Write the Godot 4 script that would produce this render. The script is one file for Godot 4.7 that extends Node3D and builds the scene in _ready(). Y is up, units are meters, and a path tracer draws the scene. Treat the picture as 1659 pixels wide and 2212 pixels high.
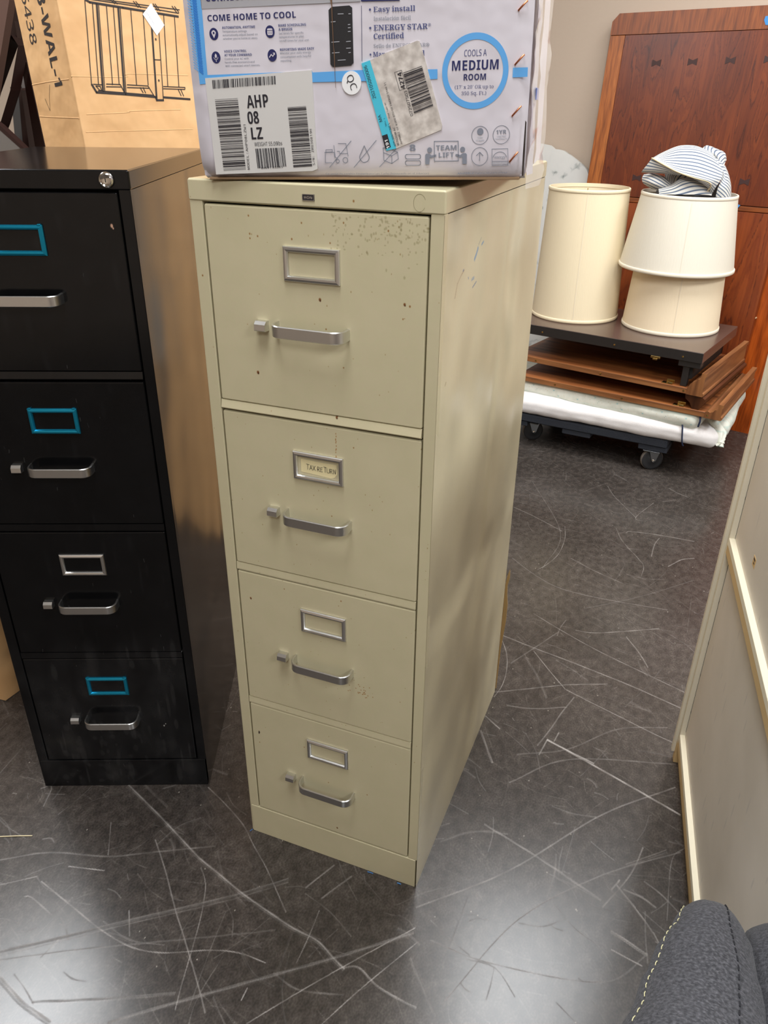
extends Node3D
# A storage room: two four-drawer file cabinets, a carton on the beige one, a dolly load against the wall.
# World axes follow the beige cabinet: x along its front, z towards the viewer, metres.

var sans := SystemFont.new()
var sansb := SystemFont.new()
var serif := SystemFont.new()
var serifb := SystemFont.new()
var mono := SystemFont.new()
var M := {}
var rng := RandomNumberGenerator.new()

func V(x: float, y: float) -> Vector2:
	return Vector2(x, y)

func W(x: float, y: float, z: float) -> Vector3:
	return Vector3(x, y, z)

# ------------------------------------------------------------------ shapes
func begin() -> SurfaceTool:
	var st := SurfaceTool.new()
	st.begin(Mesh.PRIMITIVE_TRIANGLES)
	return st

func vert(st: SurfaceTool, p: Vector3, n: Vector3, uv: Vector2) -> void:
	st.set_normal(n)
	st.set_uv(uv)
	st.add_vertex(p)

func tri(st: SurfaceTool, a: Vector3, b: Vector3, c: Vector3, na: Vector3, nb: Vector3, nc: Vector3, ua := Vector2.ZERO, ub := Vector2.ZERO, uc := Vector2.ZERO) -> void:
	if (c - a).cross(b - a).dot(na + nb + nc) < 0.0:
		vert(st, a, na, ua)
		vert(st, c, nc, uc)
		vert(st, b, nb, ub)
	else:
		vert(st, a, na, ua)
		vert(st, b, nb, ub)
		vert(st, c, nc, uc)

func quad(st: SurfaceTool, a: Vector3, b: Vector3, c: Vector3, d: Vector3, n: Vector3, ua := V(0, 0), ub := V(1, 0), uc := V(1, 1), ud := V(0, 1)) -> void:
	tri(st, a, b, c, n, n, n, ua, ub, uc)
	tri(st, a, c, d, n, n, n, ua, uc, ud)

# a box from lo to hi with rounded-off edges; uv in metres, v along the grain axis
func bx(st: SurfaceTool, lo: Vector3, hi: Vector3, r := 0.001, t := Transform3D.IDENTITY, grain := 1) -> void:
	var c := (lo + hi) / 2.0
	var h := (hi - lo) / 2.0
	r = minf(r, minf(h.x, minf(h.y, h.z)) * 0.98)
	var i := h - W(r, r, r)
	for ax in 3:
		var a1 := (ax + 1) % 3
		var a2 := (ax + 2) % 3
		for s in [-1.0, 1.0]:
			var n := Vector3.ZERO
			n[ax] = s
			var q: Array[Vector3] = []
			var uvs: Array[Vector2] = []
			for k: Vector2 in [V(-1, -1), V(1, -1), V(1, 1), V(-1, 1)]:
				var p := Vector3.ZERO
				p[ax] = s * h[ax]
				p[a1] = k.x * i[a1]
				p[a2] = k.y * i[a2]
				p += c
				q.append(t * p)
				uvs.append(V(p[a2], p[a1]) if a1 == grain else V(p[a1], p[a2]))
			var tn := (t.basis * n).normalized()
			quad(st, q[0], q[1], q[2], q[3], tn, uvs[0], uvs[1], uvs[2], uvs[3])
	for ax in 3:
		var a1 := (ax + 1) % 3
		var a2 := (ax + 2) % 3
		for s1: float in [-1.0, 1.0]:
			for s2: float in [-1.0, 1.0]:
				var n1 := Vector3.ZERO
				n1[a1] = s1
				var n2 := Vector3.ZERO
				n2[a2] = s2
				var q: Array[Vector3] = []
				for e: float in [-1.0, 1.0]:
					var p := Vector3.ZERO
					p[ax] = e * i[ax]
					p[a1] = s1 * h[a1]
					p[a2] = s2 * i[a2]
					q.append(p + c)
					p[a1] = s1 * i[a1]
					p[a2] = s2 * h[a2]
					q.append(p + c)
				var m1 := (t.basis * n1).normalized()
				var m2 := (t.basis * n2).normalized()
				var us: Array[Vector2] = []
				for p in q:
					us.append(V(p[a1], p[ax]) if ax == grain else V(p[ax], p[a1]))
				tri(st, t * q[0], t * q[1], t * q[2], m1, m2, m1, us[0], us[1], us[2])
				tri(st, t * q[1], t * q[3], t * q[2], m2, m2, m1, us[1], us[3], us[2])
	for sx: float in [-1.0, 1.0]:
		for sy: float in [-1.0, 1.0]:
			for sz: float in [-1.0, 1.0]:
				var a := c + W(sx * h.x, sy * i.y, sz * i.z)
				var b := c + W(sx * i.x, sy * h.y, sz * i.z)
				var d := c + W(sx * i.x, sy * i.y, sz * h.z)
				tri(st, t * a, t * b, t * d, (t.basis * W(sx, 0, 0)).normalized(), (t.basis * W(0, sy, 0)).normalized(), (t.basis * W(0, 0, sz)).normalized(), V(a.x, a.y), V(b.x, b.y), V(d.x, d.y))

# polygon (x, y) extruded from z0 to z1, placed by t
func prism(st: SurfaceTool, poly: PackedVector2Array, z0: float, z1: float, t := Transform3D.IDENTITY, smooth := false) -> void:
	if Geometry2D.is_polygon_clockwise(poly):
		poly.reverse()
	var idx := Geometry2D.triangulate_polygon(poly)
	for k in range(0, idx.size(), 3):
		for f in [[z1, 1.0], [z0, -1.0]]:
			var n: Vector3 = (t.basis * W(0, 0, f[1])).normalized()
			var p0 := poly[idx[k]]
			var p1 := poly[idx[k + 1]]
			var p2 := poly[idx[k + 2]]
			tri(st, t * W(p0.x, p0.y, f[0]), t * W(p1.x, p1.y, f[0]), t * W(p2.x, p2.y, f[0]), n, n, n, p0, p1, p2)
	var c := poly.size()
	var run := 0.0
	for k in c:
		var a := poly[k]
		var b := poly[(k + 1) % c]
		var d := (b - a).normalized()
		var nn := V(d.y, -d.x)
		var na := nn
		var nb := nn
		if smooth:
			var dp := (a - poly[(k + c - 1) % c]).normalized()
			var dn := (poly[(k + 2) % c] - b).normalized()
			if dp.dot(d) > 0.6:
				na = (nn + V(dp.y, -dp.x)).normalized()
			if dn.dot(d) > 0.6:
				nb = (nn + V(dn.y, -dn.x)).normalized()
		var ta := (t.basis * W(na.x, na.y, 0)).normalized()
		var tb := (t.basis * W(nb.x, nb.y, 0)).normalized()
		var l := a.distance_to(b)
		tri(st, t * W(a.x, a.y, z0), t * W(b.x, b.y, z0), t * W(b.x, b.y, z1), ta, tb, tb, V(run, z0), V(run + l, z0), V(run + l, z1))
		tri(st, t * W(a.x, a.y, z0), t * W(b.x, b.y, z1), t * W(a.x, a.y, z1), ta, tb, ta, V(run, z0), V(run + l, z1), V(run, z1))
		run += l

# profile of (radius, height) turned round y; flat shading between far-turned segments
func lathe(st: SurfaceTool, prof: PackedVector2Array, seg: int, t := Transform3D.IDENTITY, wob := 0.0, flat := false) -> void:
	var np := prof.size()
	for k in np - 1:
		var a := prof[k]
		var b := prof[k + 1]
		var d := (b - a).normalized()
		var n := V(d.y, -d.x)
		var na := n
		var nb := n
		if not flat:
			if k > 0:
				var dp := (a - prof[k - 1]).normalized()
				if dp.dot(d) > 0.5:
					na = (n + V(dp.y, -dp.x)).normalized()
			if k < np - 2:
				var dn := (prof[k + 2] - b).normalized()
				if dn.dot(d) > 0.5:
					nb = (n + V(dn.y, -dn.x)).normalized()
		for s in seg:
			var t0 := TAU * s / seg
			var t1 := TAU * (s + 1) / seg
			var w0 := 1.0 + wob * sin(2.0 * t0 + 0.6)
			var w1 := 1.0 + wob * sin(2.0 * t1 + 0.6)
			var e0 := W(cos(t0), 0, sin(t0))
			var e1 := W(cos(t1), 0, sin(t1))
			var q := [e0 * a.x * w0 + W(0, a.y, 0), e1 * a.x * w1 + W(0, a.y, 0), e1 * b.x * w1 + W(0, b.y, 0), e0 * b.x * w0 + W(0, b.y, 0)]
			var ns := [e0 * na.x + W(0, na.y, 0), e1 * na.x + W(0, na.y, 0), e1 * nb.x + W(0, nb.y, 0), e0 * nb.x + W(0, nb.y, 0)]
			var us := [V(float(s) / seg, a.y), V(float(s + 1) / seg, a.y), V(float(s + 1) / seg, b.y), V(float(s) / seg, b.y)]
			for f in [[0, 1, 2], [0, 2, 3]]:
				tri(st, t * q[f[0]], t * q[f[1]], t * q[f[2]], (t.basis * ns[f[0]]).normalized(), (t.basis * ns[f[1]]).normalized(), (t.basis * ns[f[2]]).normalized(), us[f[0]], us[f[1]], us[f[2]])

# a sheet of points rows x cols, with smooth normals
func sheet(st: SurfaceTool, rows: Array, uvs := [], flip := false) -> void:
	var nr := rows.size()
	var nc: int = rows[0].size()
	var nrm := []
	for i in nr:
		var line: PackedVector3Array = []
		for j in nc:
			var du: Vector3 = rows[i][mini(j + 1, nc - 1)] - rows[i][maxi(j - 1, 0)]
			var dv: Vector3 = rows[mini(i + 1, nr - 1)][j] - rows[maxi(i - 1, 0)][j]
			var n := du.cross(dv).normalized()
			if n.length() < 0.5:
				n = Vector3.UP
			line.append(-n if flip else n)
		nrm.append(line)
	for i in nr - 1:
		for j in nc - 1:
			var us := [V(float(j) / (nc - 1), float(i) / (nr - 1)), V(float(j + 1) / (nc - 1), float(i) / (nr - 1)), V(float(j + 1) / (nc - 1), float(i + 1) / (nr - 1)), V(float(j) / (nc - 1), float(i + 1) / (nr - 1))]
			if uvs.size():
				us = [uvs[i][j], uvs[i][j + 1], uvs[i + 1][j + 1], uvs[i + 1][j]]
			tri(st, rows[i][j], rows[i][j + 1], rows[i + 1][j + 1], nrm[i][j], nrm[i][j + 1], nrm[i + 1][j + 1], us[0], us[1], us[2])
			tri(st, rows[i][j], rows[i + 1][j + 1], rows[i + 1][j], nrm[i][j], nrm[i + 1][j + 1], nrm[i + 1][j], us[0], us[2], us[3])

# a smooth sheet through a coarse net of points (Catmull-Rom both ways)
func cr(a: Vector3, b: Vector3, c: Vector3, d: Vector3, t: float) -> Vector3:
	return b.cubic_interpolate(c, a, d, t)

func spline_row(pts: Array, n: int) -> PackedVector3Array:
	var out: PackedVector3Array = []
	var m := pts.size()
	for k in n + 1:
		var f := float(k) / n * (m - 1)
		var i := mini(int(f), m - 2)
		var t := f - i
		var p0: Vector3 = pts[i - 1] if i > 0 else pts[0] * 2.0 - pts[1]
		var p3: Vector3 = pts[i + 2] if i < m - 2 else pts[m - 1] * 2.0 - pts[m - 2]
		out.append(cr(p0, pts[i], pts[i + 1], p3, t))
	return out

func net(pts: Array, nr: int, nc: int) -> Array:
	var wide := []
	for r in pts:
		wide.append(spline_row(r, nc))
	var rows := []
	for i in nr + 1:
		rows.append(PackedVector3Array())
	for j in nc + 1:
		var col := []
		for r in wide:
			col.append(r[j])
		var s := spline_row(col, nr)
		for i in nr + 1:
			rows[i].append(s[i])
	return rows

# a round tube through points
func tube(st: SurfaceTool, pts: Array, rad, seg := 8) -> void:
	var rows := []
	var prev := Vector3.ZERO
	for i in pts.size():
		var d: Vector3 = (pts[mini(i + 1, pts.size() - 1)] - pts[maxi(i - 1, 0)]).normalized()
		var s := prev - d * prev.dot(d)
		if s.length() < 0.01:
			s = d.cross(W(0.3, 1, 0.2))
		s = s.normalized()
		prev = s
		var u := d.cross(s)
		var line: PackedVector3Array = []
		var r: float = rad[i] if rad is Array else rad
		for k in seg + 1:
			var a := TAU * k / seg
			line.append(pts[i] + (s * cos(a) + u * sin(a)) * r)
		rows.append(line)
	sheet_out(st, rows, pts)

func sheet_out(st: SurfaceTool, rows: Array, centre: Array) -> void:
	var nc: int = rows[0].size()
	for i in rows.size() - 1:
		for j in nc - 1:
			var q := [rows[i][j], rows[i][j + 1], rows[i + 1][j + 1], rows[i + 1][j]]
			var n := []
			for e in [[i, j], [i, j + 1], [i + 1, j + 1], [i + 1, j]]:
				n.append((rows[e[0]][e[1]] - centre[e[0]]).normalized())
			var us := [V(float(j) / (nc - 1), float(i)), V(float(j + 1) / (nc - 1), float(i)), V(float(j + 1) / (nc - 1), float(i + 1)), V(float(j) / (nc - 1), float(i + 1))]
			tri(st, q[0], q[1], q[2], n[0], n[1], n[2], us[0], us[1], us[2])
			tri(st, q[0], q[2], q[3], n[0], n[2], n[3], us[0], us[2], us[3])
	for e in [0, rows.size() - 1]:
		var n: Vector3 = (centre[0] - centre[1]).normalized() if e == 0 else (centre[e] - centre[e - 1]).normalized()
		for j in nc - 1:
			tri(st, centre[e], rows[e][j], rows[e][j + 1], n, n, n)

# a picture-frame ring in the xy plane, profile of (inset, z), mitred corners
func ring_frame(st: SurfaceTool, lo: Vector2, hi: Vector2, prof: Array, t := Transform3D.IDENTITY) -> void:
	for k in prof.size() - 1:
		var a: Vector2 = prof[k]
		var b: Vector2 = prof[k + 1]
		var ca := [V(lo.x + a.x, lo.y + a.x), V(hi.x - a.x, lo.y + a.x), V(hi.x - a.x, hi.y - a.x), V(lo.x + a.x, hi.y - a.x)]
		var cb := [V(lo.x + b.x, lo.y + b.x), V(hi.x - b.x, lo.y + b.x), V(hi.x - b.x, hi.y - b.x), V(lo.x + b.x, hi.y - b.x)]
		for s in 4:
			var s2 := (s + 1) % 4
			var out2: Vector2 = [V(0, -1), V(1, 0), V(0, 1), V(-1, 0)][s]
			var d := b - a
			var n := W(out2.x * d.y, out2.y * d.y, d.x).normalized()
			if d.x < 0.0 and absf(d.y) < 0.00001:
				n = W(0, 0, -1)
			quad(st, t * W(ca[s].x, ca[s].y, a.y), t * W(ca[s2].x, ca[s2].y, a.y), t * W(cb[s2].x, cb[s2].y, b.y), t * W(cb[s].x, cb[s].y, b.y), (t.basis * n).normalized())

# ------------------------------------------------------------------ objects
func numbered(called: String, parent: Node) -> String:
	if not parent.has_node(NodePath(called)):
		return called
	var k := 1
	while parent.has_node(NodePath("%s_%03d" % [called, k])):
		k += 1
	return "%s_%03d" % [called, k]

func obj(called: String, st: SurfaceTool, m: Material, parent: Node3D = self) -> MeshInstance3D:
	var o := MeshInstance3D.new()
	o.mesh = st.commit()
	o.material_override = m
	o.name = numbered(called, parent)
	parent.add_child(o, true)
	return o

# small print and stitching: too fine to pick apart, kept joined
func fine(o: MeshInstance3D) -> MeshInstance3D:
	o.set_meta("kind", "stuff")
	return o

func thing(called: String, label: String, category: String, at := Vector3.ZERO, turn := 0.0, group := "") -> Node3D:
	var o := Node3D.new()
	o.name = numbered(called, self)
	add_child(o, true)
	o.position = at
	o.rotation.y = turn
	tag(o, label, category, group)
	return o

func tag(o: Node3D, label: String, category: String, group := "") -> void:
	o.set_meta("label", label)
	o.set_meta("category", category)
	if group:
		o.set_meta("group", group)

func struct(called: String, st: SurfaceTool, m: Material, label: String, category: String) -> MeshInstance3D:
	var o := obj(called, st, m)
	o.set_meta("kind", "structure")
	tag(o, label, category)
	return o

# ------------------------------------------------------------------ print: flat lettering and marks on a face (x right, y up, z out)
func poly(st: SurfaceTool, p: PackedVector2Array, z: float) -> void:
	var idx := Geometry2D.triangulate_polygon(p)
	for k in range(0, idx.size(), 3):
		var a := p[idx[k]]
		var b := p[idx[k + 1]]
		var c := p[idx[k + 2]]
		tri(st, W(a.x, a.y, z), W(b.x, b.y, z), W(c.x, c.y, z), Vector3.BACK, Vector3.BACK, Vector3.BACK, a, b, c)

func line(st: SurfaceTool, pts: PackedVector2Array, w: float, z: float, closed := false) -> void:
	var c := pts.size()
	for k in (c if closed else c - 1):
		var a := pts[k]
		var b := pts[(k + 1) % c]
		var d := (b - a).normalized() * w * 0.5
		var n := V(-d.y, d.x)
		a -= d * 0.6
		b += d * 0.6
		poly(st, PackedVector2Array([a - n, b - n, b + n, a + n]), z)

func arc(c: Vector2, rx: float, ry: float, a0 := 0.0, a1 := TAU, n := 40) -> PackedVector2Array:
	var p: PackedVector2Array = []
	for k in (n if is_equal_approx(a1 - a0, TAU) else n + 1):
		var a := a0 + (a1 - a0) * k / n
		p.append(c + V(cos(a) * rx, sin(a) * ry))
	return p

func rrect(lo: Vector2, hi: Vector2, r: float) -> PackedVector2Array:
	var p: PackedVector2Array = []
	for e in [[V(hi.x - r, hi.y - r), 0.0], [V(lo.x + r, hi.y - r), PI / 2], [V(lo.x + r, lo.y + r), PI], [V(hi.x - r, lo.y + r), PI * 1.5]]:
		p.append_array(arc(e[0], r, r, e[1], e[1] + PI / 2, 5))
	return p

func rot(p: PackedVector2Array, c: Vector2, a: float) -> PackedVector2Array:
	var q: PackedVector2Array = []
	for v in p:
		q.append(c + (v - c).rotated(a))
	return q

# text from baseline point a to b, capitals cap high
func txt(st: SurfaceTool, s: String, font: Font, a: Vector2, b: Vector2, cap: float, z: float) -> void:
	var tm := TextMesh.new()
	tm.font = font
	tm.font_size = 48
	tm.pixel_size = 0.01
	tm.depth = 0.01
	tm.curve_step = 1.2
	tm.text = s
	tm.horizontal_alignment = HORIZONTAL_ALIGNMENT_LEFT
	tm.vertical_alignment = VERTICAL_ALIGNMENT_BOTTOM
	var ar := tm.get_mesh_arrays()
	var vs: PackedVector3Array = ar[Mesh.ARRAY_VERTEX]
	var ns: PackedVector3Array = ar[Mesh.ARRAY_NORMAL]
	var ix: PackedInt32Array = ar[Mesh.ARRAY_INDEX]
	var x0 := 1e9
	var x1 := -1e9
	for v in vs:
		x0 = minf(x0, v.x)
		x1 = maxf(x1, v.x)
	if not caps.has(font):
		var h := TextMesh.new()
		h.font = font
		h.font_size = 48
		h.pixel_size = 0.01
		h.depth = 0.01
		h.text = "H"
		h.vertical_alignment = VERTICAL_ALIGNMENT_BOTTOM
		var lo := 1e9
		var hi := -1e9
		for v: Vector3 in h.get_mesh_arrays()[Mesh.ARRAY_VERTEX]:
			lo = minf(lo, v.y)
			hi = maxf(hi, v.y)
		caps[font] = V(lo, hi)
	var base: Vector2 = caps[font]
	var d := (b - a)
	var ex := d / (x1 - x0)
	var ey := V(-d.y, d.x).normalized() * cap / (base.y - base.x)
	for k in range(0, ix.size(), 3):
		if ns[ix[k]].z < 0.5:
			continue
		var q := []
		for e in 3:
			var v := vs[ix[k + e]]
			var p := a + ex * (v.x - x0) + ey * (v.y - base.x)
			q.append(W(p.x, p.y, z))
		tri(st, q[0], q[1], q[2], Vector3.BACK, Vector3.BACK, Vector3.BACK)

var caps := {}

# bars of a bar code inside a four-cornered patch, running from edge a-d to edge b-c
func bars(st: SurfaceTool, a: Vector2, b: Vector2, c: Vector2, d: Vector2, n: int, z: float, seed_ := 1) -> void:
	rng.seed = seed_
	var w := []
	var sum := 0.0
	for k in n * 2 - 1:
		w.append([1.0, 1.0, 1.0, 2.0, 2.0, 3.0, 4.0][rng.randi() % 7])
		sum += w[k]
	var at := 0.0
	for k in w.size():
		if k % 2 == 0:
			var f0: float = at / sum
			var f1: float = (at + w[k]) / sum
			poly(st, PackedVector2Array([a.lerp(b, f0), a.lerp(b, f1), d.lerp(c, f1), d.lerp(c, f0)]), z)
		at += w[k]

# ------------------------------------------------------------------ materials
func mat(c: Color, rough := 0.6, metal := 0.0) -> StandardMaterial3D:
	var m := StandardMaterial3D.new()
	m.albedo_color = c
	m.roughness = rough
	m.metallic = metal
	return m

func rgb8(r: float, g: float, b: float) -> Color:
	return Color(r / 255.0, g / 255.0, b / 255.0)

func noise(freq: float, oct := 4, s := 1, type := FastNoiseLite.TYPE_SIMPLEX_SMOOTH) -> FastNoiseLite:
	var n := FastNoiseLite.new()
	n.noise_type = type
	n.frequency = freq
	n.fractal_octaves = oct
	n.seed = s
	return n

func noise_bytes(w: int, h: int, n: FastNoiseLite) -> PackedByteArray:
	var im := n.get_image(w, h)
	im.convert(Image.FORMAT_L8)
	return im.get_data()

func tex_of(im: Image) -> ImageTexture:
	return ImageTexture.create_from_image(im)

# two noises blended between two colours: a mottled painted surface
func mottled(w: int, h: int, c0: Color, c1: Color, f: float, oct := 5, s := 1, stretch := V(1, 1)) -> Image:
	var nw := int(w / stretch.x)
	var nh := int(h / stretch.y)
	var nb := noise(f, oct, s).get_image(nw, nh)
	nb.convert(Image.FORMAT_L8)
	if nw != w or nh != h:
		nb.resize(w, h, Image.INTERPOLATE_CUBIC)
	var by := nb.get_data()
	var lut := PackedByteArray()
	for k in 256:
		var c := c0.lerp(c1, k / 255.0)
		lut.append_array([int(clampf(c.r, 0, 1) * 255), int(clampf(c.g, 0, 1) * 255), int(clampf(c.b, 0, 1) * 255)])
	var out := PackedByteArray()
	out.resize(w * h * 3)
	for k in w * h:
		var q := by[k] * 3
		out[k * 3] = lut[q]
		out[k * 3 + 1] = lut[q + 1]
		out[k * 3 + 2] = lut[q + 2]
	return Image.create_from_data(w, h, false, Image.FORMAT_RGB8, out)

# colours picked from a gradient by a noise: wood and stone figures
func figured(w: int, h: int, n: FastNoiseLite, grad: Gradient, stretch := V(1, 1)) -> Image:
	var nw := int(w / stretch.x)
	var nh := int(h / stretch.y)
	var nb := n.get_image(nw, nh)
	nb.convert(Image.FORMAT_L8)
	nb.resize(w, h, Image.INTERPOLATE_CUBIC)
	var by := nb.get_data()
	var out := PackedByteArray()
	out.resize(w * h * 3)
	var lut := PackedByteArray()
	for k in 256:
		var c := grad.sample(k / 255.0)
		lut.append_array([int(c.r * 255), int(c.g * 255), int(c.b * 255)])
	for k in w * h:
		var q := by[k] * 3
		out[k * 3] = lut[q]
		out[k * 3 + 1] = lut[q + 1]
		out[k * 3 + 2] = lut[q + 2]
	return Image.create_from_data(w, h, false, Image.FORMAT_RGB8, out)

func multiply(a: Image, b: Image, amount := 1.0) -> void:
	var x := a.get_data()
	var y := b.get_data()
	for k in x.size():
		x[k] = int(x[k] * (1.0 - amount + amount * y[k] / 255.0))
	a.set_data(a.get_width(), a.get_height(), false, Image.FORMAT_RGB8, x)

func gradient(stops: Array) -> Gradient:
	var g := Gradient.new()
	var o: PackedFloat32Array = []
	var c: PackedColorArray = []
	for s in stops:
		o.append(s[0])
		c.append(s[1])
	g.offsets = o
	g.colors = c
	return g

func normal_map(f: float, oct: int, strength: float, s := 5, size := 256, stretch := V(1, 1)) -> ImageTexture:
	var n := noise(f, oct, s)
	var im := n.get_seamless_image(int(size / stretch.x), int(size / stretch.y))
	im.resize(size, size, Image.INTERPOLATE_CUBIC)
	im.bump_map_to_normal_map(strength)
	return tex_of(im)

# a soft-edged dab or streak on an image
func dab(im: Image, x: float, y: float, rx: float, ry: float, c: Color, a := 1.0) -> void:
	var w := im.get_width()
	var h := im.get_height()
	for j in range(maxi(0, int(y - ry)), mini(h, int(y + ry) + 1)):
		for i in range(maxi(0, int(x - rx)), mini(w, int(x + rx) + 1)):
			var d := V((i - x) / maxf(rx, 0.5), (j - y) / maxf(ry, 0.5)).length()
			if d < 1.0:
				im.set_pixel(i, j, im.get_pixel(i, j).lerp(c, a * minf(1.0, (1.0 - d) * 2.0)))

# a scratch: a thin line, or for a wide one a bundle of broken parallel lines
func scratch(im: Image, pts: PackedVector2Array, w: float, c: Color, a: float) -> void:
	var lines := 1 if w <= 1.5 else int(w * 1.3) + 1
	for ln in lines:
		var off := 0.0 if lines == 1 else (rng.randf() - 0.5) * w
		var fade := rng.randf() * 3.0
		var f0 := 1.0 if lines == 1 else rng.randf_range(0.25, 0.8)
		for k in pts.size() - 1:
			var d := (pts[k + 1] - pts[k])
			var l := d.length()
			if l < 0.01:
				continue
			var nrm := V(-d.y, d.x) / l * off
			var n := int(l / 0.7) + 1
			for e in n:
				var p := pts[k].lerp(pts[k + 1], float(e) / n) + nrm
				fade += 0.05
				var f := a * f0 * (0.7 + 0.3 * sin(fade * 1.7)) * (0.75 + 0.25 * rng.randf())
				var i := int(p.x)
				var j := int(p.y)
				if i < 0 or j < 0 or i >= im.get_width() - 1 or j >= im.get_height() - 1:
					continue
				# spread over the two nearest pixels so that the line stays smooth
				var fx := p.x - i
				var fy := p.y - j
				if absf(d.x) > absf(d.y):
					im.set_pixel(i, j, im.get_pixel(i, j).lerp(c, f * (1.0 - fy)))
					im.set_pixel(i, j + 1, im.get_pixel(i, j + 1).lerp(c, f * fy))
				else:
					im.set_pixel(i, j, im.get_pixel(i, j).lerp(c, f * (1.0 - fx)))
					im.set_pixel(i + 1, j, im.get_pixel(i + 1, j).lerp(c, f * fx))

func curve(pts: PackedVector2Array, n := 8) -> PackedVector2Array:
	var q := []
	for p in pts:
		q.append(W(p.x, p.y, 0))
	var out: PackedVector2Array = []
	for p in spline_row(q, n * (pts.size() - 1)):
		out.append(V(p.x, p.y))
	return out

# ------------------------------------------------------------------ scene
func _ready() -> void:
	rng.seed = 11
	var cam := Camera3D.new()
	cam.name = "camera"
	cam.fov = 66.93
	cam.near = 0.05
	cam.far = 60.0
	cam.position = W(0.69147, 1.41695, 0.99612)
	cam.basis = Basis(Vector3.UP, 0.37236) * Basis(Vector3.RIGHT, -0.48644) * Basis(Vector3.BACK, 0.01071)
	add_child(cam)
	cam.current = true
	var we := WorldEnvironment.new()
	we.name = "environment"
	var env := Environment.new()
	env.background_mode = Environment.BG_COLOR
	env.background_color = Color(0.02, 0.02, 0.02)
	env.tonemap_mode = Environment.TONE_MAPPER_LINEAR
	env.tonemap_exposure = 1.0
	env.sdfgi_enabled = true
	env.ssao_enabled = true
	env.ssil_enabled = true
	we.environment = env
	add_child(we)
	# the troffers overhead: position, strength
	for t in [[W(0.45, 2.985, -1.60), 4.2], [W(0.30, 2.985, 0.45), 3.8], [W(2.9, 2.985, -0.9), 8.0], [W(0.9, 2.985, 2.7), 4.0], [W(2.9, 2.985, 1.6), 6.0], [W(-1.9, 2.985, -0.35), 7.0], [W(1.25, 2.985, -1.95), 3.2]]:
		troffer(t[0], t[1])

	sans.font_names = PackedStringArray(["Droid Sans"])
	sansb.font_names = PackedStringArray(["Droid Sans"])
	sansb.font_weight = 700
	serif.font_names = PackedStringArray(["Droid Serif"])
	serifb.font_names = PackedStringArray(["Droid Serif"])
	serifb.font_weight = 700
	mono.font_names = PackedStringArray(["Droid Sans Mono"])
	materials()
	room()
	file_cabinet("beige")
	file_cabinet("black")
	carton_on_cabinet()
	tall_carton()
	oak_boards()
	marble_slab()
	dolly_load()
	lamp_shades()
	striped_cloth()
	cream_panel()
	trousers()
	left_clutter()
	floor_bits()

func troffer(at: Vector3, energy: float) -> void:
	var t := thing("ceiling_light", ["white recessed ceiling light nearest above the lamp shades", "white recessed ceiling light straight above the cabinet fronts", "white recessed ceiling light above the right-hand aisle", "white recessed ceiling light behind the viewer", "white recessed ceiling light behind the viewer on the right", "white recessed ceiling light over the left of the room", "white recessed ceiling light above the oak board"][lights], "ceiling light", at)
	lights += 1
	var f := begin()
	ring_frame(f, V(-0.32, -0.62), V(0.32, 0.62), [V(0, 0), V(0, 0.012), V(0.02, 0.015), V(0.03, 0.006), V(0.03, 0)], Transform3D(Basis(Vector3.RIGHT, PI / 2), Vector3.ZERO))
	obj("frame", f, mat(rgb8(235, 235, 232), 0.5), t)
	var d := begin()
	bx(d, W(-0.295, -0.004, -0.595), W(0.295, 0.006, 0.595), 0.001)
	var e := mat(rgb8(250, 248, 240), 0.6)
	e.emission_enabled = true
	e.emission = Color(0.975, 0.988, 1.0)
	e.emission_energy_multiplier = 1.6
	obj("diffuser", d, e, t)
	var a := AreaLight3D.new()
	a.name = "lamp"
	a.area_size = V(0.56, 1.16)
	a.light_color = Color(0.975, 0.988, 1.0)
	a.light_energy = energy
	a.shadow_enabled = true
	a.area_range = 14.0
	a.area_attenuation = 2.0
	a.position = W(0, -0.02, 0)
	a.rotation_degrees.x = -90
	t.add_child(a)

var lights := 0

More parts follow.
